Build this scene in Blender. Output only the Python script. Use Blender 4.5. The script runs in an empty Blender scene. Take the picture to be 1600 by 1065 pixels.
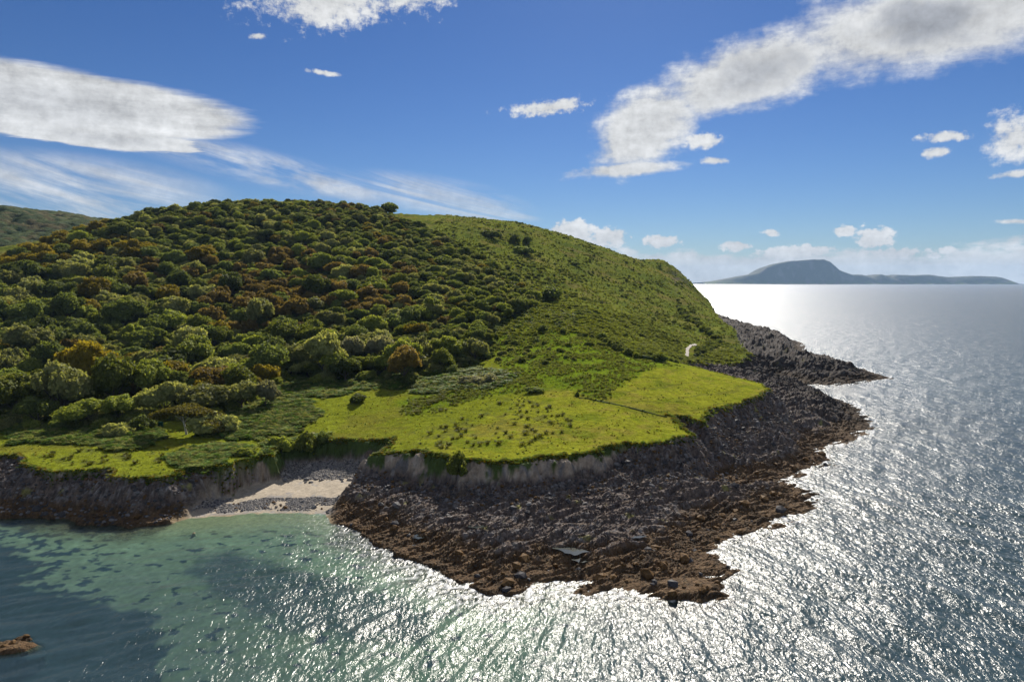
import bpy, math, random
import numpy as np
from mathutils import Vector, Matrix
rng = np.random.default_rng(7)
random.seed(7)
SC = bpy.context.scene
COL = SC.collection
# ------------------------------------------------------------------ camera
F, PITCH, CZ = 1067.0, math.radians(4.93), 40.0
SP, CP = math.sin(PITCH), math.cos(PITCH)
cd = bpy.data.cameras.new('camera'); cam = bpy.data.objects.new('camera', cd); COL.objects.link(cam)
cam.location = (0, 0, CZ); cam.rotation_euler = (math.pi/2-PITCH, 0, 0)
cd.sensor_width = 36; cd.lens = 36*F/1600; cd.clip_start = 1; cd.clip_end = 90000
SC.camera = cam
SC.view_settings.view_transform = 'Standard'; SC.view_settings.look = 'None'
SC.view_settings.exposure = 0.85; SC.view_settings.gamma = 1
SC.cycles.max_bounces = 6; SC.cycles.transparent_max_bounces = 6; SC.cycles.volume_bounces = 0
SC.cycles.sample_clamp_indirect = 4
# ------------------------------------------------------------------ sun + sky
SUN_AZ, SUN_EL = math.radians(9), math.radians(35)
sd = bpy.data.lights.new('sun', 'SUN'); sd.energy = 5.0; sd.angle = math.radians(.53); sd.color = (1, .93, .82)
so = bpy.data.objects.new('sun', sd); COL.objects.link(so)
so.rotation_euler = (math.pi/2-SUN_EL, 0, -SUN_AZ+math.pi)
sv = Vector((math.sin(SUN_AZ)*math.cos(SUN_EL), math.cos(SUN_AZ)*math.cos(SUN_EL), math.sin(SUN_EL)))
so.rotation_euler = sv.to_track_quat('Z', 'Y').to_euler()

class NT:
    """small helper for writing node trees"""
    def __init__(s, tree): s.t = tree; s.n = tree.nodes; s.l = tree.links
    def new(s, typ, **kw):
        n = s.n.new(typ)
        for k, v in kw.items(): setattr(n, k, v)
        return n
    def put(s, sock, v):
        if hasattr(v, 'is_output'): s.l.new(v, sock)
        else:
            try: sock.default_value = v
            except Exception: sock.default_value = tuple(v)+(1,)
    def m(s, op, a, b=None, c=None, clamp=False):
        n = s.new('ShaderNodeMath', operation=op, use_clamp=clamp)
        for i, v in enumerate((a, b, c)):
            if v is not None: s.put(n.inputs[i], v)
        return n.outputs[0]
    def ss(s, lo, hi, x):
        n = s.new('ShaderNodeMapRange', interpolation_type='SMOOTHSTEP')
        s.put(n.inputs[0], x); s.put(n.inputs[1], lo); s.put(n.inputs[2], hi)
        return n.outputs[0]
    def lin(s, lo, hi, a, b, x):
        n = s.new('ShaderNodeMapRange')
        for i, v in enumerate((x, lo, hi, a, b)): s.put(n.inputs[i], v)
        return n.outputs[0]
    def mix(s, f, a, b, blend='MIX'):
        n = s.new('ShaderNodeMix', data_type='RGBA', blend_type=blend)
        s.put(n.inputs[0], f); s.put(n.inputs[6], a); s.put(n.inputs[7], b)
        return n.outputs[2]
    def noise(s, vec, scale, detail=4, rough=.5, dist=0):
        n = s.new('ShaderNodeTexNoise')
        if vec is not None: s.put(n.inputs['Vector'], vec)
        n.inputs['Scale'].default_value = scale; n.inputs['Detail'].default_value = detail
        n.inputs['Roughness'].default_value = rough; n.inputs['Distortion'].default_value = dist
        return n.outputs[0]
    def xyz(s, x, y, z=0.0):
        n = s.new('ShaderNodeCombineXYZ')
        for i, v in enumerate((x, y, z)): s.put(n.inputs[i], v)
        return n.outputs[0]

def pdir(u, v):
    x, y = (u-800)/F, -(v-532.5)/F
    return np.array([x, CP+y*SP, -SP+y*CP])
def azel(u, v):
    d = pdir(u, v); return math.atan2(d[0], d[1]), math.asin(d[2]/np.linalg.norm(d))

W = bpy.data.worlds.new('World'); SC.world = W; W.use_nodes = True
w = NT(W.node_tree); w.n.clear()
sky = w.new('ShaderNodeTexSky', sky_type='NISHITA', sun_disc=False)
sky.sun_elevation = SUN_EL; sky.sun_rotation = SUN_AZ
sky.altitude = 0; sky.air_density = 1.0; sky.dust_density = .1; sky.ozone_density = 2.5
hsv = w.new('ShaderNodeHueSaturation'); hsv.inputs['Saturation'].default_value = 1.15; hsv.inputs['Value'].default_value = 0.285
w.l.new(sky.outputs[0], hsv.inputs['Color'])
gm = w.new('ShaderNodeGamma'); gm.inputs[1].default_value = 1.18; w.l.new(hsv.outputs[0], gm.inputs[0])
skycol = w.mix(1.0, gm.outputs[0], (.66, .80, 1.10), 'MULTIPLY')
geo = w.new('ShaderNodeTexCoord'); sep = w.new('ShaderNodeSeparateXYZ'); w.l.new(geo.outputs['Generated'], sep.inputs[0])
dx, dy, dz = sep.outputs
A = w.m('ARCTAN2', dx, dy); E_ = w.m('ARCSINE', dz)
AE = w.xyz(A, E_)
n1 = w.m('SUBTRACT', w.noise(AE, 9, 8, .62, .3), .5)
n2 = w.m('SUBTRACT', w.noise(w.xyz(w.m('MULTIPLY', A, .55), w.m('MULTIPLY', E_, 1.5)), 26, 7, .62), .5)
n4 = w.m('SUBTRACT', w.noise(AE, 75, 6, .65), .5)
cn = w.m('ADD', w.m('MULTIPLY', n1, 1.1), w.m('MULTIPLY_ADD', n2, 1.0, w.m('MULTIPLY', n4, .3)))
cs = w.m('ADD', w.m('MULTIPLY', n4, 1.4), w.m('MULTIPLY', n2, 1.3))
def blob(u, v, a, b, rot=0, amp=1.0, noise=None):
    a0, e0 = azel(u, v); c, s_ = math.cos(math.radians(rot)), math.sin(math.radians(rot))
    J = np.array([[azel(u+4, v)[i]-azel(u-4, v)[i], azel(u, v-4)[i]-azel(u, v+4)[i]] for i in (0, 1)])/8
    K = np.array([[c/a, s_/a], [-s_/b, c/b]])@np.linalg.inv(J)
    X = w.m('SUBTRACT', A, a0); Y = w.m('SUBTRACT', E_, e0)
    p = w.m('ADD', w.m('MULTIPLY', X, float(K[0, 0])), w.m('MULTIPLY', Y, float(K[0, 1])))
    q = w.m('ADD', w.m('MULTIPLY', X, float(K[1, 0])), w.m('MULTIPLY', Y, float(K[1, 1])))
    r = w.m('SQRT', w.m('ADD', w.m('MULTIPLY', p, p), w.m('MULTIPLY', q, q)))
    f = w.m('SUBTRACT', 1.0, r)
    return w.m('MULTIPLY_ADD', noise if noise is not None else cn, amp, f)
def mx(l):
    r = l[0]
    for k in l[1:]: r = w.m('MAXIMUM', r, k)
    return r
big = mx([blob(1475, 30, 400, 84, 14, .8), blob(1165, 116, 190, 62, 18, 1.0), blob(1005, 200, 125, 62, 36, 1.1),
          blob(965, 266, 95, 15, 4, 1.3), blob(1800, -70, 330, 105, 12, .7)])
big2 = mx([blob(860, 168, 75, 14, 8, 1.7, cs), blob(1095, 221, 36, 15, 0, 1.6, cs), blob(1115, 251, 32, 7, 0, 1.2, cs),
           blob(520, 5, 140, 44, 0, 1.5, cs), blob(650, -8, 90, 28, 6, 1.5, cs), blob(1585, 215, 58, 46, 10, 1.2, cs), blob(1485, 213, 50, 10, 4, 1.6, cs),
           blob(1463, 238, 26, 10, 8, 1.3, cs), blob(1590, 272, 56, 8, 6, 1.2, cs), blob(1590, 346, 42, 5, 0, .8, cs), blob(505, 114, 34, 5, -8, 1.3, cs), blob(405, 57, 18, 6, 0, 1.3, cs)])
# lens cloud with a crisp upper rim: streaky noise along its length
a0, e0 = azel(100, 170)
st = w.xyz(w.m('MULTIPLY_ADD', E_, .18, A), w.m('MULTIPLY', w.m('MULTIPLY_ADD', A, -.04, E_), 9.0))
ns = w.m('SUBTRACT', w.noise(st, 6, 7, .6), .5)
lens = mx([blob(70, 160, 400, 62, -7, .5, ns), blob(160, 216, 210, 18, -6, 1.8, ns)])
cum = mx([blob(893, 364, 46, 21, 0, 1.5, cs), blob(950, 372, 42, 20, 8, 1.5, cs), blob(1032, 378, 34, 12, 0, 1.4, cs), blob(1150, 384, 27, 11, 0, 1.4, cs),
          blob(1205, 364, 15, 7, 0, 1.4, cs), blob(1320, 361, 21, 9, 0, 1.4, cs), blob(1366, 374, 34, 20, 0, 1.6, cs), blob(1240, 397, 85, 14, 4, 1.5, cs), blob(1400, 396, 90, 12, 0, 1.6, cs), blob(1480, 391, 20, 6, 0, 1.4, cs)])
# bank of low cloud all round the horizon
n3 = w.m('SUBTRACT', w.noise(w.xyz(A, w.m('MULTIPLY', E_, 2.2)), 14, 8, .6), .5)
bank = w.m('MULTIPLY_ADD', n3, 3.2, w.m('MULTIPLY', w.m('SUBTRACT', .046, E_), 40.0))
# scattered cloud added out of this view, cover thickened to fill the shade
pl = w.m('ADD', w.m('ABSOLUTE', dz), .12)
ng = w.noise(w.xyz(w.m('DIVIDE', dx, pl), w.m('DIVIDE', dy, pl)), 1.3, 8, .58)
away = w.m('MAXIMUM', w.ss(.85, 1.15, w.m('ABSOLUTE', A)), w.ss(.5, .75, E_))
gen = w.m('MULTIPLY', w.ss(.46, .60, ng), away)
# cirrus
ci = w.noise(w.xyz(w.m('MULTIPLY_ADD', E_, 1.2, w.m('MULTIPLY', A, 1.0)), w.m('MULTIPLY', w.m('MULTIPLY_ADD', A, .22, E_), 5.5)), 5, 8, .65, .9)
cz = mx([blob(420, 265, 300, 34, -13, 0), blob(690, 308, 170, 38, -10, 0), blob(100, 290, 330, 60, -5, 0), blob(760, 335, 100, 12, -5, 0), blob(60, 330, 260, 30, 0, 0)])
cirr = w.m('MULTIPLY', w.m('MULTIPLY', w.ss(0, .6, cz), w.ss(.34, .66, ci)), .8)
mk = mx([w.ss(-.08, .5, big), w.ss(-.05, .7, big2), w.ss(.0, .22, lens), w.ss(.0, .45, cum), w.m('MULTIPLY', w.ss(.0, .6, bank), .92), gen, cirr])
# thicker cloud shows a greyer base
thick = w.m('MAXIMUM', w.m('MULTIPLY', w.ss(.35, 1.05, w.m('MULTIPLY_ADD', n1, 1.4, big)), w.ss(.12, .45, A)), w.m('MULTIPLY', w.ss(.25, .95, lens), .35))
fine = w.m('MULTIPLY_ADD', n4, .7, w.m('MULTIPLY_ADD', n2, 1.0, w.m('MULTIPLY_ADD', n1, .6, 1.0)))
cc = w.mix(thick, (3.9, 3.95, 4.0), (2.0, 2.1, 2.3))
fine = w.m('MULTIPLY_ADD', w.m('MULTIPLY', ns, w.ss(-.1, .1, lens)), .9, fine)
cc = w.mix(1.0, cc, w.xyz(fine, fine, fine), 'MULTIPLY')
bgc = w.mix(mk, skycol, cc)
bg = w.new('ShaderNodeBackground'); w.put(bg.inputs[0], bgc); bg.inputs[1].default_value = .1
ow = w.new('ShaderNodeOutputWorld'); w.l.new(bg.outputs[0], ow.inputs[0])
W.cycles.sampling_method = 'MANUAL'; W.cycles.sample_map_resolution = 512

# ------------------------------------------------------------------ numeric helpers
PERM = np.random.default_rng(3).permutation(256).astype(np.int32); PERM = np.concatenate([PERM, PERM, PERM[:2]])
GR = np.array([[math.cos(a), math.sin(a)] for a in np.linspace(0, 2*math.pi, 16, endpoint=False)], np.float32)
def perlin(x, y):
    xi = np.floor(x).astype(np.int32); yi = np.floor(y).astype(np.int32)
    xf = (x-xi).astype(np.float32); yf = (y-yi).astype(np.float32); xi &= 255; yi &= 255
    u = xf*xf*xf*(xf*(xf*6-15)+10); v = yf*yf*yf*(yf*(yf*6-15)+10)
    def g(i, j, a, b):
        h = PERM[PERM[i]+j] & 15; return GR[h, 0]*a+GR[h, 1]*b
    p0 = g(xi, yi, xf, yf); p1 = g(xi+1, yi, xf-1, yf); p2 = g(xi, yi+1, xf, yf-1); p3 = g(xi+1, yi+1, xf-1, yf-1)
    a = p0+u*(p1-p0); b = p2+u*(p3-p2)
    return (a+v*(b-a))*1.5
def fbm(x, y, o=4, g=.5):
    r = 0; a = 1
    for i in range(o):
        r = r+a*perlin(x+17.3*i, y-9.1*i); x = x*2.03; y = y*2.03; a *= g
    return r
def ridged(x, y, o=4, g=.5):
    r = 0; a = 1
    for i in range(o):
        r = r+a*(1-2*np.abs(perlin(x+31.7*i, y+5.3*i))); x = x*2.1; y = y*2.1; a *= g
    return r
def worley(x, y):
    xi = np.floor(x).astype(np.int32); yi = np.floor(y).astype(np.int32)
    d1 = np.full(x.shape, 9., np.float32); d2 = d1.copy(); idv = np.zeros(x.shape, np.int32)
    for i in (-1, 0, 1):
        for j in (-1, 0, 1):
            cx = xi+i; cy = yi+j
            h = PERM[PERM[cx & 255]+(cy & 255)]; h2 = PERM[h+1]
            d = np.hypot(cx+h/256.-x, cy+h2/256.-y).astype(np.float32)
            c = d < d1; d2 = np.where(c, d1, np.minimum(d2, d)); idv = np.where(c, h, idv); d1 = np.where(c, d, d1)
    return d1, d2, idv/256.
def sst(a, b, x):
    t = np.clip((x-a)/(b-a), 0, 1); return t*t*(3-2*t)
def unz(u, v, z):
    d = pdir(u, v); t = (z-CZ)/d[2]; return float(d[0]*t), float(d[1]*t), float(z)
def und(u, v, D, off=0):
    d = pdir(u, v); t = D/d[1]; return float(d[0]*t), float(D), float(CZ+d[2]*t-off)
def proj(x, y, z):
    dz = z-CZ; fwd = y*CP-dz*SP; up = y*SP+dz*CP
    fwd = np.maximum(fwd, .1)
    return 800+F*x/fwd, 532.5-F*up/fwd
def sdf(px, py, poly):
    """signed distance to a closed polygon, positive inside"""
    P = np.asarray(poly, np.float32); Q = np.roll(P, -1, 0)
    best = np.full(px.shape, 1e12, np.float32); ins = np.zeros(px.shape, bool)
    for (ax, ay), (bx, by) in zip(P, Q):
        ex, ey = bx-ax, by-ay; L = ex*ex+ey*ey+1e-9
        t = np.clip(((px-ax)*ex+(py-ay)*ey)/L, 0, 1)
        best = np.minimum(best, (px-ax-t*ex)**2+(py-ay-t*ey)**2)
        if ay != by: ins ^= ((ay > py) != (by > py)) & (px < ex*(py-ay)/(by-ay)+ax)
    return np.where(ins, 1, -1)*np.sqrt(best)
# ------------------------------------------------------------------ lie of the land (world metres, camera hovers 40 m above the bay)
WL = [unz(u, v, 0)[:2] for u, v in [(-500, 790), (-250, 800), (0, 806), (60, 803), (100, 808), (150, 815), (200, 823), (250, 818), (285, 813), (330, 811), (400, 809), (450, 807), (500, 809), (530, 817), (560, 826), (600, 845),
    (630, 862), (660, 872), (690, 885), (720, 905), (760, 917), (800, 922), (830, 912), (870, 900), (900, 910), (950, 912), (985, 905), (1020, 916), (1060, 912), (1095, 895), (1085, 870), (1100, 845), (1115, 825), (1150, 822),
    (1190, 812), (1225, 795), (1247, 770), (1215, 757), (1165, 755), (1125, 762), (1140, 750), (1190, 746), (1230, 735), (1272, 722), (1262, 702), (1275, 692), (1300, 688), (1343, 667), (1330, 640), (1290, 622), (1235, 606),
    (1205, 602), (1190, 594), (1210, 587), (1250, 598), (1300, 600), (1378, 590), (1330, 575), (1275, 566), (1252, 551), (1245, 535), (1195, 520), (1150, 505), (1122, 494)]] + [(262, 900), (230, 1050), (120, 1180), (-400, 1250), (-1300, 1200), (-1500, 300), (-500, 130)]
LT = [(-500, 712, 6), (-300, 712, 6), (0, 712, 6.3), (28, 712, 6.3), (35, 728, 6), (90, 738, 6), (172, 735, 6.2), (180, 743, 6), (250, 748, 5.8), (275, 739, 6), (330, 728, 6.2), (357, 728, 6.2), (378, 721, 6.2), (415, 712, 6.2),
      (430, 692, 6.3), (500, 688, 6.5), (560, 688, 6.5), (618, 686, 7.2), (605, 702, 6.8), (584, 728, 4.6), (612, 709, 6.8), (660, 707, 8), (740, 721, 8.2), (800, 722, 8), (850, 715, 8.2), (935, 706, 8.3), (947, 697, 8.5), (985, 695, 8.5),
      (1050, 689, 8.8), (1083, 681, 9), (1066, 664, 9.4), (1046, 650, 9.8), (1072, 652, 9.6), (1098, 660, 9.5), (1105, 645, 10), (1140, 635, 10), (1172, 625, 10.5), (1202, 611, 11), (1192, 600, 10.7), (1150, 590, 11), (1100, 577, 12), (1062, 567, 12),
      (1090, 566, 8), (1125, 573, 5.6), (1150, 566, 6.5), (1172, 556, 8)]
LW = [unz(*q) for q in LT]
LP = [q[:2] for q in LW] + [(108, 305), (118, 340), (128, 390), (141, 450), (175, 600), (205, 700), (222, 800), (205, 980), (100, 1100), (-400, 1150), (-1200, 1100), (-1400, 300), (-480, 160)]
SPUR = {19, 20}
ctrl = [q for i, q in enumerate(LW) if i not in SPUR]
ctrl += [und(*q) for q in [(-150, 440, 340, 5), (0, 408, 370, 6), (60, 386, 400, 6), (150, 359, 440, 6), (250, 329, 480, 6), (400, 315, 530, 6), (520, 319, 560, 5), (620, 331, 600, 2), (700, 338, 640, 0), (800, 349, 680, 0),
    (900, 377, 720, 0), (1000, 411, 750, 0), (1045, 428, 760, 0), (1070, 445, 720, 0), (1086, 462, 620, 0), (1116, 490, 500, 0), (1141, 513, 400, 0), (0, 480, 290, 6), (0, 550, 230, 5), (150, 450, 320, 6), (150, 540, 240, 6),
    (300, 400, 390, 6), (300, 480, 300, 6), (300, 560, 230, 6), (450, 400, 400, 6), (450, 480, 300, 6), (450, 550, 232, 6), (600, 380, 440, 5), (600, 450, 330, 5), (600, 530, 240, 6), (740, 400, 430, 3), (740, 470, 310, 3),
    (740, 540, 232, 4), (850, 420, 450, 0), (850, 480, 300, 0), (850, 530, 240, 0), (850, 570, 205, 0), (930, 430, 500, 0), (930, 500, 285, 0), (930, 550, 220, 0), (1000, 460, 480, 0), (1000, 500, 340, 0), (1000, 540, 255, 0),
    (1060, 500, 420, 0), (1060, 530, 320, 0), (1060, 555, 270, 0), (1110, 530, 370, 0), (1120, 550, 310, 0)]]
ctrl += [unz(*q) for q in [(60, 690, 6.5), (200, 690, 6.7), (300, 675, 7), (450, 650, 8), (450, 600, 10), (550, 600, 10.5), (650, 590, 12), (560, 640, 8.8), (700, 640, 9.5), (700, 690, 8.6), (850, 620, 11.5), (850, 680, 9), (950, 620, 12),
    (950, 660, 10), (1000, 580, 14.5), (1000, 620, 12), (1080, 600, 12.5), (1080, 630, 11), (0, 640, 7), (150, 640, 7.2), (-300, 650, 7)]]
ctrl += [(-400, 700, 40), (-200, 800, 55), (0, 900, 50), (100, 950, 25), (200, 900, 8), (-600, 500, 35), (-700, 250, 15), (232, 760, 6), (205, 660, 6), (-800, 900, 20), (0, 1200, 0), (-400, 1200, 5), (165, 500, 6)]
CT = np.array(ctrl, np.float64)
def _phi(r2): return .5*r2*np.log(r2+1e-6)
_n = len(CT); _X = CT[:, :2]/100
_K = _phi(((_X[:, None]-_X[None])**2).sum(-1))+np.eye(_n)*2e-4
_Pm = np.c_[np.ones(_n), _X]
_S = np.linalg.solve(np.block([[_K, _Pm], [_Pm.T, np.zeros((3, 3))]]), np.r_[CT[:, 2], 0, 0, 0])
def tps(x, y):
    x = np.asarray(x)/100; y = np.asarray(y)/100
    r = _S[_n]+_S[_n+1]*x+_S[_n+2]*y
    for (a, b), c in zip(_X, _S[:_n]): r = r+c*_phi((x-a)**2+(y-b)**2)
    return r
RHP = [(unz(u, v, 2)[:2], h, s) for u, v, h, s in [(1150, 690, 4.6, 1), (1250, 650, 5.2, 1), (1200, 640, 5.5, 1), (1290, 660, 3.5, 1), (1180, 720, 3.6, 1), (1230, 550, 3.6, 1), (1290, 588, 2.2, 1), (1190, 530, 4, 1), (700, 830, 1.7, 1),
    (600, 790, 2.0, 1), (900, 800, 2.8, 1), (900, 880, 1.5, 1), (1050, 760, 3.2, 1), (1050, 860, 1.6, 1), (1180, 790, 1.8, 1), (150, 775, 2.6, 1), (0, 770, 2.6, 1), (250, 790, 2.2, 1), (800, 780, 2.2, 1), (460, 740, 1.8, 1)]]
def rockh(x, y):
    n = 0; d = 0
    for (a, b), h, s in RHP:
        wgt = 1/(((x-a)**2+(y-b)**2)+25)**1.5; n = n+wgt*h; d = d+wgt
    return n/d
BEACH = [unz(u, v, z)[:2] for u, v, z in [(245, 832, 0), (306, 794, .6), (362, 761, 1.2), (408, 731, 2), (430, 716, 2.2), (500, 716, 2.3), (560, 722, 2.2), (572, 738, 2), (548, 762, 1.2), (515, 795, .4), (520, 822, 0), (480, 870, 0), (380, 890, 0), (290, 870, 0)]]
SKER = [(unz(u, v, 0)[:2], r, h, st) for u, v, r, h, st in [(1078, 921, 2.6, .7, 1.4), (1045, 928, 1.2, .5, 1), (10, 1012, 1.2, .3, 2.2), (36, 997, .4, .1, 1.8), (1160, 477, 12, 1.6, 3), (303, 833, .25, .1, 1)]]
def land(x, y, detail=True):
    """height and zone weights at world x, y"""
    x = np.asarray(x, np.float32); y = np.asarray(y, np.float32)
    wx = x+1.3*fbm(x/7, y/7, 3); wy = y+1.3*fbm(x/7+40, y/7+13, 3)
    sW = sdf(wx, wy, WL)-1.0; sL = sdf(x+1.2*fbm(x/5+3, y/5, 4), y+1.2*fbm(x/5+70, y/5, 4), LP); sB = sdf(x+.6*fbm(x/4, y/4+9, 3), y+.6*fbm(x/4+5, y/4, 3), BEACH)
    top = tps(x, y)
    far = sst(250, 420, y)
    top = top+.35*fbm(x/14, y/14, 3)*sst(0, 12, sL)+far*(1.2*fbm(x/45, y/45, 4))+.06*fbm(x/1.3, y/1.3, 2)
    # rock platform: tilted strata, ribs and blocks
    ca, sa = math.cos(.55), math.sin(.55)
    p = (x*ca+y*sa)+.8*fbm(x/6, y/6, 2); q = (-x*sa+y*ca)+.8*fbm(x/6+9, y/6, 2)
    rib = .85*ridged(p/15, q/2.4, 5, .6)
    wd1, wd2, wid = worley(p/3.4+.3*fbm(x, y, 2), q/1.2)
    blk = (wid-.4)*1.0+np.minimum(wd2-wd1, .14)*2.4
    d1, d2, id2 = worley(p/1.5, q/.6); blk2 = (id2-.5)*.5+np.minimum(d2-d1, .12)*1.8
    RH = rockh(x, y)
    grow = sst(-3, 6, sW)
    rock = -.12+RH*sst(-1.0, 11, sW)+(.42+.32*grow)*(.85*rib*(.5+.25*np.minimum(RH, 5))+.55*blk)+.55*blk2*(.5+.5*grow)
    rock = rock+sst(190, 260, y)*sst(0, 14, sW)*(2.4*ridged(p/26, q/15, 4, .55)-.6)
    sea = -.5-.11*np.maximum(-sW-1, 0)**.95
    rock = np.where(sW < 0, np.minimum(rock, sea+.9*sst(-14, 0, sW)*(rib*.6+blk*.4+.4)), rock)
    rock = np.maximum(rock, -6.5)
    # outside the earth cliff the rock climbs to the turf as a broken slope
    earth = sst(-33, -27, x)*sst(24, 17, x)*(y < 170)
    dout = np.maximum(-sL, 0); sp = np.maximum(sW, 0)
    Ws = np.minimum(10, .95*(dout+sp)+.1); tt = np.clip(1-dout/Ws, 0, 1)
    slope_ = (top-.9)*tt**1.15+(.75*rib*.7+.8*blk+.5*blk2)*sst(0, .3, tt)*.9
    rock = np.where(sW > 0, np.maximum(rock, rock*earth+slope_*(1-earth)), rock)
    rock = rock+2.0*sst(7, 0, dout)*earth*sst(0, 3, sW)
    # beach
    bz = .085*sW-.06+.05*fbm(x/3, y/3, 3)+.35*sst(17, 24, sW)
    bz = np.where(sW < 0, -.05*np.maximum(-sW, 0)-.06, bz)
    wB = sst(-1.6, .8, sB)
    # the sandy floor of the bay runs out from the beach
    wS = sst(20, -6, x)*sst(-110, -90, x)*sst(40, 52, y)*sst(1, -3, sW)
    low = rock*(1-wB)+bz*wB
    low = np.where(sW < -2.0, low*(1-wS)+np.minimum(bz, -.15)*wS, low)
    for (a, b), r, h, st in SKER:
        g = 1-np.hypot((x-a)/st, y-b)/r
        low = np.where(g > -.6, np.maximum(low, -.9+(h+.9)*sst(-.6, .6, g+.3*rib+.2*blk)+.25*blk2*sst(-.5, .3, g)), low)
    # cliff
    bz_ = sst(-60, -52, x)*sst(-23, -28, x)*sst(126, 132, y)*(y < 170)
    wc = np.clip(.5*(dout+sp), .7, 4.2)*earth+.55*(1-earth)*(1+.8*wB)+2.6*bz_*(1-earth)
    wc = wc*(1+.45*fbm(x/4, y/4+77, 2))
    flute = fbm(x/3.2, y/3.2, 3)*.22+fbm(x/.8, y/.8, 2)*.13
    c = sst(1, 0, np.clip(dout/wc+flute*sst(0, .3, dout)*sst(wc, .5*wc, dout), 0, 1))**1.35
    over = .22*sst(1.2, .1, np.abs(sL))
    h = low*(1-c)+(top+over*(sL > -.2))*c
    hb = np.exp(-(((x-168)/30)**2+((y-735)/60)**2)); h = h+(5+4.5*ridged(x/22, y/22, 4))*hb*sst(-4, 16, sL+6*fbm(x/18, y/18, 3))
    return h, dict(earth=np.maximum(earth, bz_), bz=bz_, sW=sW, sL=sL, sB=sB, c=c, wB=wB, wS=wS, rib=rib, blk=blk, wid=wid, id2=id2, RH=RH, crack=d2-d1)

# zones of plant cover, outlined on the ground
def pz(u, v, poly, soft):
    return sst(-soft, soft, sdf(u, v, poly))
WOODS = [(-260, 660), (-200, 520), (-100, 440), (0, 412), (60, 392), (150, 364), (250, 334), (400, 319), (520, 323), (590, 333), (660, 355), (730, 392), (790, 430), (830, 462), (840, 482), (800, 498), (770, 520), (762, 556), (735, 572), (690, 582), (640, 588), (560, 590),
         (500, 596), (440, 590), (425, 604), (380, 632), (330, 652), (262, 655), (225, 640), (215, 664), (150, 666), (60, 668), (-60, 672)]
BRACK = [[(332, 648), (420, 628), (485, 628), (498, 648), (470, 665), (430, 680), (345, 684), (322, 672)],
         [(395, 582), (500, 590), (640, 585), (760, 575), (805, 590), (770, 605), (690, 612), (600, 607), (520, 617), (440, 622), (405, 612)],
         [(20, 672), (120, 664), (230, 668), (262, 682), (200, 698), (110, 692), (30, 690)],
         [(272, 722), (300, 705), (345, 694), (396, 696), (392, 708), (350, 718), (300, 728)],
         [(765, 498), (830, 482), (900, 490), (905, 505), (845, 505), (800, 512), (770, 530)],
         [(410, 705), (425, 692), (470, 684), (520, 686), (505, 694), (440, 702)]]
RUSH = [[(640, 690), (700, 655), (790, 625), (850, 628), (900, 650), (880, 690), (780, 700), (680, 702)], [(620, 640), (690, 618), (730, 622), (700, 645), (640, 648)], [(55, 712), (160, 700), (270, 700), (260, 722), (120, 728)]]
LAWN = [(640, 700), (760, 660), (820, 618), (870, 607), (930, 622), (1040, 655), (1090, 682), (940, 705), (740, 722)]
LUSH = [(760, 530), (850, 498), (960, 540), (1080, 575), (1130, 590), (1000, 610), (930, 620), (860, 606), (780, 612), (640, 650), (620, 625), (780, 585)]
MEAD = [(940, 620), (1020, 575), (1110, 575), (1205, 606), (1180, 632), (1100, 660), (1040, 650)]
WEEDP = [[(-260, 850), (0, 848), (50, 880), (35, 912), (90, 930), (150, 937), (230, 962), (258, 1000), (240, 1100), (-260, 1100)], [(310, 872), (350, 862), (430, 880), (520, 905), (600, 930), (700, 960), (640, 1005), (560, 1000), (480, 985), (380, 960), (300, 905)]]
HERB = [(870, 500), (1000, 545), (1080, 570), (1170, 560), (1150, 520), (1090, 470), (1040, 430), (900, 380), (860, 420)]

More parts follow.
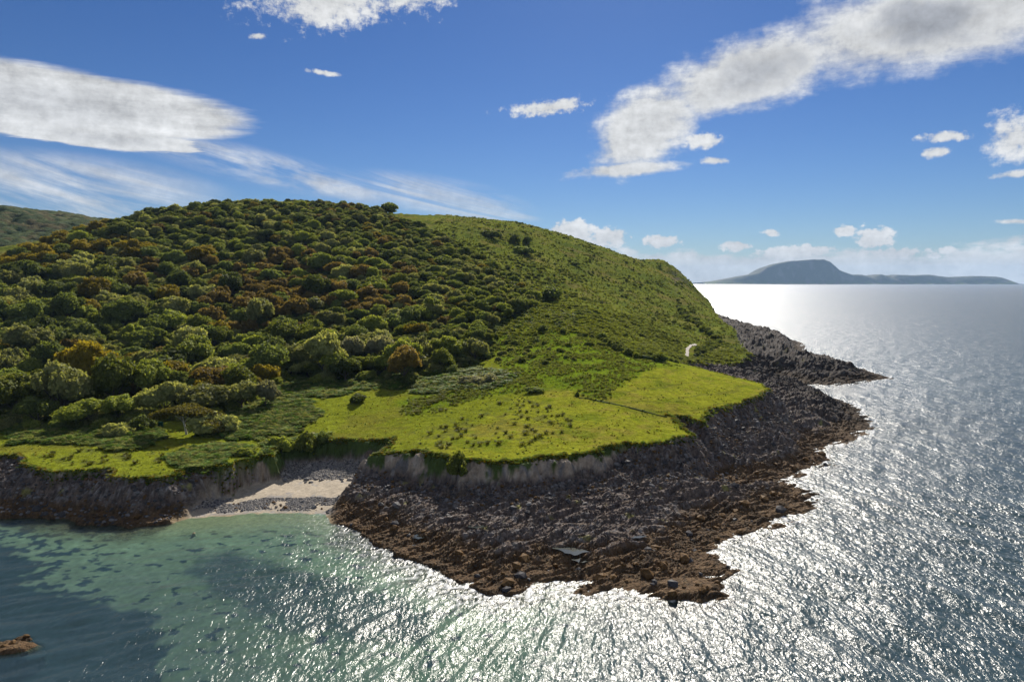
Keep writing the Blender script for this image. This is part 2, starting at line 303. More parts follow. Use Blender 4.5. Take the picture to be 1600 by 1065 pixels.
def cmix(c, col, wgt):
    return c+(np.asarray(col, np.float32)-c)*wgt[..., None]
def cover(x, y, h, z, slope):
    """surface colours: turf, fern, rock, weed, sand"""
    u, v = proj(x, y, h)
    ju = u+14*fbm(x/9, y/9, 3)*(150/np.maximum(y, 60)); jv = v+9*fbm(x/9+50, y/9, 3)*(150/np.maximum(y, 60))
    n0 = fbm(x/22, y/22, 4); n1 = fbm(x/4+8, y/4, 4); n2 = fbm(x/.9, y/.9+4, 3); n3 = fbm(x/60, y/60, 3)
    g = np.empty(x.shape+(3,), np.float32); g[:] = (.135, .155, .014)
    g = cmix(g, (.145, .13, .022), sst(.1, .8, n0+.5*n1)*.6)
    hill = sst(230, 330, y)
    g = cmix(g, (.12, .14, .024), hill)
    g = cmix(g, (.15, .14, .034), hill*sst(-.1, .7, n3+.5*n1)*.7)
    g = cmix(g, (.035, .055, .012), sst(.05, .6, n1+.5*n2+.5*n0)*(.25+.5*hill))
    g = cmix(g, (.075, .10, .02), hill*sst(.0, .45, fbm(x/34+7, y/34, 4)+.35*n1)*.75)
    g = cmix(g, (.15, .115, .045), hill*sst(.15, .5, fbm(x/28+70, y/20, 4))*.5)
    lawn = np.maximum(pz(ju, jv, LAWN, 5), pz(ju, jv, MEAD, 6))
    lush = pz(ju, jv, LUSH, 7)*(1-lawn)
    g = cmix(g, (.105, .155, .010), lush*.8)
    g = cmix(g, (.05, .085, .014), lush*sst(.1, .55, n1+.7*n2)*.5)
    g = cmix(g, (.18, .19, .018), lawn*.75)
    g = cmix(g, (.165, .145, .028), lawn*sst(.0, .7, n0+n1*.8)*.7)
    g = cmix(g, (.085, .12, .010), lawn*sst(.1, .6, fbm(x/9+5, y/9, 4)+.4*n2)*.6)
    rush = np.max([pz(ju, jv, p, 8) for p in RUSH], 0)
    g = cmix(g, (.075, .085, .02), rush*sst(.15, .5, n1+n2*.5)*.7)
    brk = np.max([pz(ju, jv, p, 5) for p in BRACK], 0)
    g = cmix(g, (.05, .085, .025), brk*.9)
    woods = pz(ju, jv, WOODS, 6)*sst(170, 180, y+.2*np.abs(x))
    g = cmix(g, (.07, .085, .03), woods*.85)
    # old terraces and sheep tracks along the contours
    tr = np.abs(((h+.25*fbm(x/12, y/12, 2))/1.15) % 1-.5)*2
    g = cmix(g, (.09, .09, .02), pz(ju, jv, MEAD, 6)*sst(.8, .98, tr)*.55)
    # rock
    sW = z['sW']; n4 = fbm(x/2.4, y/2.4+30, 4)
    r = np.empty_like(g); r[:] = (.12, .094, .082)
    r = cmix(r, (.21, .2, .195), sst(.35, 1.05, n2*.9+z['blk']*.8)*.7)
    r = cmix(r, (.18, .135, .10), sst(.0, .6, n4)*.6)
    r = cmix(r, (.03, .03, .034), sst(.22, .02, z['crack'])*.55)
    weed = sst(.45, -.35, (h-1.75)/1.5+.45*n4+.2*n2)
    r = cmix(r, (.115, .07, .034), weed*.9)
    r = cmix(r, (.035, .024, .014), weed*sst(-.1, .45, n2+n1*.6)*.8)
    r = cmix(r, (.15, .10, .05), weed*sst(.3, .9, n2-.4*n1)*.6)
    lich = sst(.62, .85, n1*.8+.4*n4)*sst(1.6, 2.4, h)*(1-weed)
    r = cmix(r, (.22, .21, .06), lich*.75)
    r = r*(1-.6*sst(70, 95, x)*sst(165, 200, y))[..., None]  # far right rock darkened in colour, standing in for missing self-shadow
    # shingle and sand
    s = np.empty_like(g); s[:] = (.31, .265, .205)
    s = cmix(s, (.20, .185, .17), sst(-.1, .35, n1+.6*n2+.9*sst(17, 21, sW)+.7*sst(7, 2.5, np.abs(sW-4.5))-.55))
    s = cmix(s, (.22, .17, .10), sst(1.6, .2, sW))
    # sea floor
    bed = np.empty_like(g); bed[:] = (.20, .20, .145)
    nw = fbm(x/6, y/4, 4)
    bu = u+26*fbm(x/4, y/4, 3); bv = v+10*fbm(x/4+9, y/4, 3)
    weedbed = np.maximum(pz(bu, bv, WEEDP[0], 6), .8*pz(bu, bv, WEEDP[1], 14))
    weedbed = np.maximum(weedbed, sst(.15, .4, fbm(x/2.6, y/1.7, 3)-.28+.5*sst(230, 60, u)+.3*sst(350, 500, u)*sst(900, 850, v)))
    weedbed = np.maximum(weedbed, 1-z['wS'])
    bed = cmix(bed, (.022, .035, .05), weedbed*.95)
    low = cmix(r, s, z['wB'][...]) if False else r+(s-r)*z['wB'][..., None]
    low = low+(bed-low)*(sst(-.15, -.55, h)*(1-.0))[..., None]
    # cliff face: earth with hanging turf
    e = np.empty_like(g); e[:] = (.29, .235, .18)
    e = cmix(e, (.34, .30, .25), sst(.0, .7, fbm(x/2.4, h/1.8+y/2, 4)))
    e = cmix(e, (.13, .125, .125), sst(.0, .6, n4+.4*n2))
    e = cmix(e, (.05, .075, .018), sst(.05, .35, n1*.9+n0*.5+.9*(z['c']-.55)+.9*z['bz']+.15))
    e = e+(r-e)*(sst(.35, .1, z['c']))[..., None]
    farright = 1-z['earth']
    e = e+(r-e)*(farright*.85*sst(.75, .35, z['c']))[..., None]
    tw = sst(.80, .97, z['c']+.08*n2)*sst(-.55, .05, z['sL'])
    face = sst(.03, .15, z['c'])
    col = low+(e-low)*face[..., None]; col = col+(g-col)*tw[..., None]
    steep = sst(1.0, 1.6, slope)*tw*(y < 330)
    col = col+(e-col)*(steep*.6)[..., None]
    # bare rocky face on the far headland
    fh = sst(20, 0, np.hypot((u-1058)*.8, (v-440)*.6))*sst(.55, .9, slope+.5*n1)
    col = cmix(col, (.12, .10, .08), fh*.8)
    return col*(1+.16*n2+.1*n1)[..., None], dict(u=u, v=v, tw=tw, brk=brk, lush=lush, lawn=lawn, rush=rush, woods=woods)

def mesh_np(name, co, faces, attrs=None, smooth=True):
    me = bpy.data.meshes.new(name); co = np.asarray(co, np.float32); faces = np.asarray(faces, np.int32); k = faces.shape[1]
    me.vertices.add(len(co)); me.vertices.foreach_set('co', co.ravel())
    me.loops.add(faces.size); me.loops.foreach_set('vertex_index', faces.ravel())
    me.polygons.add(len(faces)); me.polygons.foreach_set('loop_start', np.arange(0, faces.size, k, dtype=np.int32))
    try: me.polygons.foreach_set('loop_total', np.full(len(faces), k, np.int32))
    except Exception: pass
    me.polygons.foreach_set('use_smooth', np.full(len(faces), smooth))
    for n, (t, d) in (attrs or {}).items():
        a = me.attributes.new(n, t, 'POINT')
        if t == 'FLOAT_COLOR': a.data.foreach_set('color', np.c_[d, np.ones(len(d))].astype(np.float32).ravel())
        else: a.data.foreach_set('value', np.asarray(d).ravel())
    me.update(calc_edges=True); me.validate()
    return me
def add(name, me, mat=None, parent=None, **props):
    o = bpy.data.objects.new(name, me); COL.objects.link(o)
    if mat is not None:
        me.materials.clear(); me.materials.append(mat)
    if parent is not None: o.parent = parent
    for k, v in props.items(): o[k] = v
    return o
def sub(co, faces, keep, attrs):
    f = faces[keep]; ids = np.unique(f); mp = np.full(len(co), -1, np.int32); mp[ids] = np.arange(len(ids))
    return co[ids], mp[f], {k: (t, d[ids]) for k, (t, d) in attrs.items()}
# ------------------------------------------------------------------ materials
def material(name):
    m = bpy.data.materials.new(name); m.use_nodes = True; t = NT(m.node_tree); t.n.clear()
    out = t.new('ShaderNodeOutputMaterial'); return m, t, out
def ground_mat(name, rough, bump, scale, var, spec=.25, dist=.08):
    m, t, out = material(name)
    at = t.new('ShaderNodeAttribute', attribute_name='tint'); tc = t.new('ShaderNodeTexCoord').outputs['Object']
    n = t.noise(tc, scale, 5, .65); nb = t.noise(tc, scale*.27, 4, .6)
    f = t.m('MULTIPLY', t.lin(.25, .75, 1-var, 1+var, n), t.lin(.3, .7, 1-var*.6, 1+var*.6, nb))
    c = t.mix(1, at.outputs[0], t.xyz(f, f, f), 'MULTIPLY')
    b = t.new('ShaderNodeBsdfPrincipled'); t.put(b.inputs['Base Color'], c); b.inputs['Roughness'].default_value = rough
    b.inputs['Specular IOR Level'].default_value = spec
    bp = t.new('ShaderNodeBump'); bp.inputs['Strength'].default_value = bump; bp.inputs['Distance'].default_value = dist; t.put(bp.inputs['Height'], n)
    t.l.new(bp.outputs[0], b.inputs['Normal']); t.l.new(b.outputs[0], out.inputs[0]); return m
M_turf = ground_mat('turf', 1.0, .9, 2.2, .42, .0, .3)
M_rock = ground_mat('wet_rock', .85, 1.0, 2.0, .5, .08, .6)
M_sand = ground_mat('sand_and_shingle', .9, .6, 6, .3, .15, .05)
M_earth = ground_mat('cliff_earth', .92, .8, 2.0, .28, .12, .2)
M_bed = ground_mat('sea_bed', .95, .2, 1.0, .25, .0)
def plain(name, col, rough=.8, var=.2, scale=4):
    m, t, out = material(name); tc = t.new('ShaderNodeTexCoord').outputs['Object']
    f = t.lin(.3, .7, 1-var, 1+var, t.noise(tc, scale, 4, .6))
    b = t.new('ShaderNodeBsdfPrincipled'); t.put(b.inputs['Base Color'], t.mix(1, col+(1,), t.xyz(f, f, f), 'MULTIPLY'))
    b.inputs['Roughness'].default_value = rough; b.inputs['Specular IOR Level'].default_value = .05
    t.l.new(b.outputs[0], out.inputs[0]); return m
def leaf_mat(name, c0, c1, tr=.48):
    m, t, out = material(name)
    oi = t.new('ShaderNodeObjectInfo').outputs['Random']; g = t.new('ShaderNodeNewGeometry').outputs['Random Per Island']
    c = t.mix(g, c0+(1,), c1+(1,)); f = t.lin(0, 1, .65, 1.4, oi)
    c = t.mix(1, c, t.xyz(f, f, t.m('MULTIPLY', f, .9)), 'MULTIPLY')
    d = t.new('ShaderNodeBsdfPrincipled'); t.put(d.inputs['Base Color'], c); d.inputs['Roughness'].default_value = .6; d.inputs['Specular IOR Level'].default_value = .06
    tl = t.new('ShaderNodeBsdfTranslucent'); t.put(tl.inputs[0], t.mix(1, c, (1.25, 1.15, .5, 1), 'MULTIPLY'))
    mxs = t.new('ShaderNodeMixShader'); mxs.inputs[0].default_value = tr
    t.l.new(d.outputs[0], mxs.inputs[1]); t.l.new(tl.outputs[0], mxs.inputs[2]); t.l.new(mxs.outputs[0], out.inputs[0]); return m
LM = {'dark green': leaf_mat('foliage_dark_green', (.07, .10, .03), (.16, .195, .06)),
      'mid green': leaf_mat('foliage_mid_green', (.10, .135, .028), (.22, .25, .062)),
      'grey-green': leaf_mat('foliage_grey_green', (.145, .17, .065), (.30, .31, .14)),
      'russet': leaf_mat('foliage_russet', (.125, .095, .034), (.20, .15, .05)),
      'golden': leaf_mat('foliage_golden', (.15, .125, .016), (.22, .18, .026)),
      'fern': leaf_mat('foliage_fern', (.06, .12, .02), (.13, .20, .045)),
      'slope': leaf_mat('foliage_slope', (.105, .135, .02), (.185, .205, .04)),
      'rush': leaf_mat('foliage_rush', (.075, .085, .015), (.13, .135, .03)),
      'silver': leaf_mat('foliage_silver', (.17, .18, .12), (.27, .27, .2))}
M_bark = plain('bark', (.09, .075, .06), .9, .3); M_pale = plain('pale_bark', (.42, .40, .35), .85, .25)
# ------------------------------------------------------------------ terrain: one height field, cut into its kinds of ground
NA = 1060; ang = np.radians(np.linspace(-47, 47, NA)).astype(np.float32)
rr = np.concatenate([np.linspace(66, 190, 500, endpoint=False), np.linspace(190, 330, 170, endpoint=False), 330*np.exp(np.linspace(0, math.log(1150/330), 150))]).astype(np.float32)
R_, A_ = np.meshgrid(rr, ang, indexing='ij'); GX = R_*np.sin(A_); GY = R_*np.cos(A_)
GH, Z = land(GX, GY)
def grad(h):
    gy = np.gradient(h, axis=0)/np.gradient(R_, axis=0); gx = np.gradient(h, axis=1)/(np.gradient(A_, axis=1)*R_)
    return np.hypot(gx, gy)
SL = grad(GH)
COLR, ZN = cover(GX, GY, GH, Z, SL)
bump = ZN['brk']*(.35*fbm(GX/2.6, GY/2.6, 3))+ZN['lush']*.22*np.maximum(fbm(GX/1.5, GY/1.5, 3), -.2)+sst(230, 330, GY)*ZN['tw']*.9*np.maximum(fbm(GX/6, GY/6, 4), -.1)
GH = GH+bump*ZN['tw']
NR = len(rr); idx = np.arange(NR*NA, dtype=np.int32).reshape(NR, NA)
FQ = np.stack([idx[:-1, :-1], idx[:-1, 1:], idx[1:, 1:], idx[1:, :-1]], -1).reshape(-1, 4)
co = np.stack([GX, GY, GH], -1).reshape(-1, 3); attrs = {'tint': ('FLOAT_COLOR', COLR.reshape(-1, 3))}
fm = lambda a: a.reshape(-1)[FQ].mean(1)
fh, ftw, fc, fB, fL = fm(GH), fm(ZN['tw']), fm(Z['c']), fm(Z['wB']), fm(Z['sL'])
kind = np.where(ftw > .5, 0, np.where(fh < -.35, 4, np.where(fc > .12, 3, np.where(fB > .5, 2, 1))))
kind = np.where((kind == 4) & (fh < -6.3), 9, kind)
names = {0: ('hillside', M_turf, 'green headland of turf and rough grazing rising to a hill'), 1: ('rocky_shore', M_rock, 'dark weed-covered rock platform along the water'),
         2: ('beach', M_sand, 'small cove beach of sand and shingle'), 3: ('cliff', M_earth, 'low crumbling earth cliff below the turf edge'), 4: ('seabed', M_bed, 'sandy bay floor with dark weed seen through water')}
GROUND = {}
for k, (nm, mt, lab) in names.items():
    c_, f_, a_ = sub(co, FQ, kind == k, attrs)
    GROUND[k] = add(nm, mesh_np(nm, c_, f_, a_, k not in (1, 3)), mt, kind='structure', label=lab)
def hat(x, y):
    """ground height by bilinear look-up"""
    x = np.atleast_1d(np.asarray(x, np.float64)); y = np.atleast_1d(np.asarray(y, np.float64))
    r = np.hypot(x, y); a = np.arctan2(x, y)
    i = np.clip(np.interp(r, rr, np.arange(NR)), 0, NR-1.001); j = np.clip((a-ang[0])/(ang[1]-ang[0]), 0, NA-1.001)
    i0 = i.astype(int); j0 = j.astype(int); fi = i-i0; fj = j-j0
    return (GH[i0, j0]*(1-fi)+GH[i0+1, j0]*fi)*(1-fj)+(GH[i0, j0+1]*(1-fi)+GH[i0+1, j0+1]*fi)*fj
def hit(u, v):
    """ground point that is seen along a direction: march out from the camera"""
    d = pdir(u, v); t = np.concatenate([np.arange(60, 300, .4), np.arange(300, 1100, 1.)])/d[1]
    x, y, z = d[0]*t, d[1]*t, CZ+d[2]*t; b = np.nonzero(hat(x, y) >= z)[0]
    k = b[0] if len(b) else len(t)-1
    return float(x[k]), float(y[k]), float(hat(x[k], y[k])[0])
# ------------------------------------------------------------------ sea
NA2 = 900; ang2 = np.radians(np.linspace(-48, 48, NA2)).astype(np.float32)
r2 = np.concatenate([np.linspace(45, 150, 330, endpoint=False), 150*np.exp(np.linspace(0, math.log(20000/150), 190))]).astype(np.float32)
R2, A2 = np.meshgrid(r2, ang2, indexing='ij'); SX = R2*np.sin(A2); SY = R2*np.cos(A2)
SH, ZS = land(SX, SY)
# swell bends round the point: crests fan out from its tip
tx, ty = 14., 112.
th = np.arctan2(SX-tx, ty-SY); rad = np.hypot(SX-tx, SY-ty)
s1 = th*46; t1 = rad*.16
ca, sa = math.cos(math.radians(31)), math.sin(math.radians(31))
pX = SX*ca+SY*sa; pY = -SX*sa+SY*ca
wfan = sst(40, 5, SX)*sst(260, 90, rad)
def swell(s, t): return perlin(s/2.6, t*.6)+.8*perlin(s/1.35+7, t*1.1+3)+.5*perlin(s/.7, t*1.7+11)
wv = wfan*swell(s1, t1)+(1-wfan)*(1.1*swell(pX*.8, pY*.11)+.6*perlin(pX/7, pY/18))
calm = .25+.75*sst(0, 16, -ZS['sW'])
fade = sst(700, 200, R2)
SZ = wv*.17*calm*fade+.02*fbm(SX/.8, SY/.8, 2)*fade*calm
depth = np.maximum(SZ-SH, 0)
clear = np.exp(-depth*.33)*sst(330, 200, R2)
foam = sst(.6, .05, depth)*sst(-.1, .4, fbm(SX/.9, SY/.9, 3))*sst(-40, -5, SX)*sst(420, 300, R2)*.8
ii = np.arange(SX.size, dtype=np.int32).reshape(SX.shape)
F2 = np.stack([ii[:-1, :-1], ii[:-1, 1:], ii[1:, 1:], ii[1:, :-1]], -1).reshape(-1, 4)
keep = (SH.reshape(-1)[F2].min(1) < .9) & ~((ZS['sL'].reshape(-1)[F2].min(1) > 0))
c_, f_, a_ = sub(np.stack([SX, SY, SZ], -1).reshape(-1, 3), F2, keep, {'clear': ('FLOAT', clear.reshape(-1)), 'foam': ('FLOAT', foam.reshape(-1)), 'wind': ('FLOAT', (.36+.64*sst(-62, 4, SX-.35*(SY-90)*(SY < 200))).reshape(-1)), 'chop': ('FLOAT', (.25+.0*R2).reshape(-1))})
m, t, out = material('sea_water')
tc = t.new('ShaderNodeTexCoord').outputs['Object']
mp = t.new('ShaderNodeMapping'); mp.inputs['Rotation'].default_value = (0, 0, math.radians(-31)); mp.inputs['Scale'].default_value = (1, .45, 1); t.l.new(tc, mp.inputs[0])
dist = t.new('ShaderNodeCameraData').outputs['View Distance'] if False else None
h1 = t.noise(mp.outputs[0], 1.9, 3, .55, .4); h2 = t.noise(mp.outputs[0], .22, 3, .5)
hh = t.m('ADD', t.m('MULTIPLY', h1, .42), t.m('MULTIPLY', h2, 1.3))
bp = t.new('ShaderNodeBump'); bp.inputs['Strength'].default_value = 1; bp.inputs['Distance'].default_value = .62; t.put(bp.inputs['Height'], t.m('MULTIPLY', hh, t.new('ShaderNodeAttribute', attribute_name='wind').outputs['Fac']))
cl = t.new('ShaderNodeAttribute', attribute_name='clear').outputs['Fac']; fo = t.new('ShaderNodeAttribute', attribute_name='foam').outputs['Fac']
body = t.new('ShaderNodeBsdfDiffuse'); body.inputs[0].default_value = (.028, .056, .072, 1)
tr = t.new('ShaderNodeBsdfTransparent'); tr.inputs[0].default_value = (.70, .92, .86, 1)
ms = t.new('ShaderNodeMixShader'); t.put(ms.inputs[0], cl); t.l.new(body.outputs[0], ms.inputs[1]); t.l.new(tr.outputs[0], ms.inputs[2])
gl = t.new('ShaderNodeBsdfGlossy'); t.put(gl.inputs['Roughness'], t.new('ShaderNodeAttribute', attribute_name='chop').outputs['Fac']); gl.inputs[0].default_value = (.52, .52, .52, 1); t.l.new(bp.outputs[0], gl.inputs['Normal'])
fr = t.new('ShaderNodeFresnel'); fr.inputs[0].default_value = 1.33; t.l.new(bp.outputs[0], fr.inputs['Normal'])
m2 = t.new('ShaderNodeMixShader'); bf = t.new('ShaderNodeNewGeometry').outputs['Backfacing']; t.put(m2.inputs[0], t.m('MULTIPLY_ADD', t.m('SUBTRACT', 1.0, bf), fr.outputs[0], t.m('MULTIPLY', bf, .05))); t.l.new(ms.outputs[0], m2.inputs[1]); t.l.new(gl.outputs[0], m2.inputs[2])
fd = t.new('ShaderNodeBsdfDiffuse'); fd.inputs[0].default_value = (.7, .72, .74, 1)
m3 = t.new('ShaderNodeMixShader'); t.put(m3.inputs[0], fo); t.l.new(m2.outputs[0], m3.inputs[1]); t.l.new(fd.outputs[0], m3.inputs[2])
t.l.new(m3.outputs[0], out.inputs[0])
M_sea = m
add('sea', mesh_np('sea', c_, f_, a_), m, kind='structure', label='wind-rippled sea glittering in low sun')
# ------------------------------------------------------------------ far land: island and wooded hill
prof = [(1096, 440.3), (1120, 438), (1140, 434), (1185, 425), (1197, 417), (1212, 411), (1235, 407), (1262, 405), (1285, 404), (1294, 407), (1301, 413), (1310, 421), (1330, 428), (1345, 428), (1362, 432), (1375, 427.5), (1385, 430), (1393, 432), (1401, 428), (1425, 429), (1450, 428), (1465, 430), (1480, 432), (1505, 431), (1530, 430), (1552, 431), (1565, 433), (1573, 436), (1576, 440.3)]
DI = 12500.
pu = np.array([und(u, v, DI)[0] for u, v in prof]); ph = np.array([und(u, v, DI)[2] for u, v in prof])-6
ix = np.linspace(pu[0], pu[-1], 420); iy = np.concatenate([np.linspace(-350, 0, 40), np.linspace(40, 1700, 40)]); IX, IY = np.meshgrid(ix, iy, indexing='ij')
pr = np.interp(ix, pu, ph)[:, None]
cr = np.clip(1-np.where(IY < 0, -IY/350, IY/1700), 0, 1)
IH = pr*sst(0, 1, cr*(1.05))**.8*(1+.06*ridged(IX/420, IY/520, 4)*(1-cr**3))-8+14*fbm(IX/150, IY/150, 4)*(1-cr)
ii = np.arange(IX.size, dtype=np.int32).reshape(IX.shape)
F3 = np.stack([ii[:-1, :-1], ii[1:, :-1], ii[1:, 1:], ii[:-1, 1:]], -1).reshape(-1, 4)
ic = np.empty(IX.shape+(3,), np.float32); ic[:] = (.085, .085, .055); ic = cmix(ic, (.10, .12, .04), sst(90, 20, IH)); ic = cmix(ic, (.12, .11, .10), sst(.1, .6, fbm(IX/130, IY/130, 4)))
M_isl = ground_mat('island_heath', .95, .3, .02, .2, .05, 5)
add('island', mesh_np('island', np.stack([IX, IY+DI, IH], -1).reshape(-1, 3), F3, {'tint': ('FLOAT_COLOR', ic.reshape(-1, 3))}), M_isl, kind='structure', label='hazy flat-topped mountain island on the sea horizon')
hx = np.linspace(-1500, -420, 330); hy = np.linspace(760, 1500, 200); HX, HY = np.meshgrid(hx, hy, indexing='ij')
cx, cy, ch = und(30, 322, 1050)
HH = (ch-4)*np.exp(-(((HX-cx)/300)**2+((HY-cy)/330)**2)*.62)-6+6*fbm(HX/90, HY/90, 3)
d1, d2, idw = worley(HX/11+.3*fbm(HX/9, HY/9, 2), HY/11); HH = HH+6.5*np.sqrt(np.maximum(0, 1-(d1/.75)**2))+1.2*fbm(HX/3, HY/3, 2)
hc = np.empty(HX.shape+(3,), np.float32); hc[:] = (.03, .045, .014); hc = cmix(hc, (.05, .065, .02), sst(.5, .9, idw)); hc = cmix(hc, (.085, .065, .028), sst(.3, .1, idw)*.7)
ii = np.arange(HX.size, dtype=np.int32).reshape(HX.shape); F4 = np.stack([ii[:-1, :-1], ii[1:, :-1], ii[1:, 1:], ii[:-1, 1:]], -1).reshape(-1, 4)
add('wooded_hill', mesh_np('wooded_hill', np.stack([HX, HY, HH], -1).reshape(-1, 3), F4, {'tint': ('FLOAT_COLOR', hc.reshape(-1, 3))}), ground_mat('far_woodland', .95, 1, .5, .35, .05, 1.5), kind='structure', label='second wooded hill behind the left end of the ridge')
# ------------------------------------------------------------------ trees
def ico(n):
    import bmesh
    b = bmesh.new(); bmesh.ops.create_icosphere(b, subdivisions=n, radius=1); b.verts.ensure_lookup_table()
    v = np.array([q.co[:] for q in b.verts]); f = np.array([[q.index for q in p.verts] for p in b.faces]); b.free(); return v, f
ICV, ICF = ico(2)
def leaves(rg, c, n, size, tilt=.62):
    """rhombic leaf sprays at points c with outward normals n"""
    N = len(c); nn = n+tilt*rg.normal(size=(N, 3)); nn /= np.linalg.norm(nn, axis=1)[:, None]
    a = np.cross(nn, rg.normal(size=(N, 3))); a /= np.linalg.norm(a, axis=1)[:, None]; b = np.cross(nn, a)
    s = size*rg.uniform(.6, 1.35, (N, 1))
    q = np.stack([c-a*s, c-b*s*.62+nn*s*.12, c+a*s, c+b*s*.62+nn*s*.12], 1)
    return q.reshape(-1, 3)
def crown_mesh(name, seed, R, H, lobes, per, leaf, base=.30, flat=1.0, lean=0.):
    rg = np.random.default_rng(seed); V = []; T = []; Q = []; nv = 0
    for k in range(lobes):
        a = k*2.399+rg.uniform(-.4, .4); rad = R*.82*math.sqrt((k+.3)/lobes)*rg.uniform(.75, 1.18)
        lr = R*rg.uniform(.27, .48)*(1.12-.3*rad/R)
        zz = H*base+(H*(1-base)-lr*.75)*math.sqrt(max(.05, 1-(rad/R)**2))*rg.uniform(.62, 1.08)
        sc = np.array([1.02, 1.02, .95*flat])*lr; c = np.array([rad*math.cos(a)+lean*zz*.3, rad*math.sin(a), max(zz, sc[2]*(.7 if base > 0 else .15))])
        d = 1+.22*np.sin(ICV@rg.normal(size=3)*4+rg.uniform(0, 6))+.14*np.sin(ICV@rg.normal(size=3)*8)
        cv = ICV*sc*.84*d[:, None]+c
        V.append(cv); T.append(ICF+nv); nv += len(cv)
        n = rg.normal(size=(per, 3)); n /= np.linalg.norm(n, axis=1)[:, None]; n[:, 2] = np.where(n[:, 2] < -.5, -n[:, 2], n[:, 2])
        dd = 1+.20*np.sin(n@rg.normal(size=3)*5)+.12*rg.normal(size=per)
        V.append(leaves(rg, n*sc*dd[:, None]+c, n, leaf)); Q.append(np.arange(per*4).reshape(-1, 4)+nv); nv += per*4
    V = np.concatenate(V)*[[1.2, .84, 1], [.9, 1.1, 1], [1.08, .95, 1], [.82, 1.22, 1]][seed % 4]; T = np.concatenate(T); Q = np.concatenate(Q)
    F_ = np.concatenate([T, Q[:, [0, 1, 2]], Q[:, [0, 2, 3]]])
    return mesh_np(name, V, F_, smooth=False)
def tube(pts, rad, sides=7):
    pts = [Vector(p) for p in pts]; V = []; Fc = []
    for i, p in enumerate(pts):
        d = (pts[min(i+1, len(pts)-1)]-pts[max(i-1, 0)]).normalized(); a = d.orthogonal().normalized(); b = d.cross(a)
        V += [p+(a*math.cos(2*math.pi*k/sides)+b*math.sin(2*math.pi*k/sides))*rad[i] for k in range(sides)]
    for i in range(len(pts)-1):
        for k in range(sides):
            p, q = i*sides+k, i*sides+(k+1) % sides; Fc.append((p, q, q+sides, p+sides))
    return [tuple(v) for v in V], Fc
def trunk_mesh(name, seed, R, H, n=5, r0=.28, fork=.3):
    rg = random.Random(seed); V = []; Fc = []
    def put(v, f):
        o = len(V); V.extend(v); Fc.extend([tuple(i+o for i in q) for q in f])
    put(*tube([(0, 0, -.6), (0, 0, .1), (.1, .05, H*fork), (.15, .1, H*.62)], [r0*1.5, r0*1.1, r0*.8, r0*.35]))
    for k in range(n):
        a = k*6.283/n+rg.uniform(-.4, .4); e = R*rg.uniform(.5, .75); z = H*rg.uniform(.55, .75)
        put(*tube([(.08, .04, H*fork*rg.uniform(.7, 1)), (e*.45*math.cos(a), e*.45*math.sin(a), H*(fork+.15)), (e*math.cos(a), e*math.sin(a), z)], [r0*.55, r0*.4, r0*.12], 6))
    return mesh_np(name, V, Fc)
CR = [crown_mesh('crown', 11+i, 5.6, [9.6, 10.8, 8.8, 10, 11.4, 9.4][i], [11, 12, 10, 12, 13, 11][i], 560, .40, .22, [1, 1.1, .9, 1, 1.15, .85][i], [0, .1, -.1, .1, 0, .15][i]) for i in range(6)]
TK = [trunk_mesh('trunk', 31+i, 5.6, 7.2) for i in range(3)]
CRB = [crown_mesh('bush_crown', 51+i, 2.6, [2.9, 3.3, 2.6][i], 11, 300, .24, -.22, 1.0) for i in range(3)]
TKB = trunk_mesh('stem', 60, 2.4, 2.6, 6, .1, .12)
for me in CR+CRB: me.materials.append(LM['mid green'])
for me in TK+[TKB]: me.materials.append(M_bark)
def tree(name, crown, trunk, x, y, s, leaf, label, cat='tree', group=None, rz=None, sz=None, dz=0.):
    z = float(hat(x, y)[0])
    e = bpy.data.objects.new(name, None); COL.objects.link(e); e.location = (x, y, z+dz); e.rotation_euler.z = random.uniform(0, 6.28) if rz is None else rz
    e.scale = (s, s, s*random.uniform(.9, 1.1) if sz is None else sz); e.empty_display_size = .2
    e['label'] = label; e['category'] = cat
    if group: e['group'] = group
    for nm, me, mt in (('crown', crown, LM[leaf]), ('trunk', trunk, M_bark)):
        if me is None: continue
        o = bpy.data.objects.new(nm, me); COL.objects.link(o); o.parent = e
        o.material_slots[0].link = 'OBJECT'; o.material_slots[0].material = mt
    return e
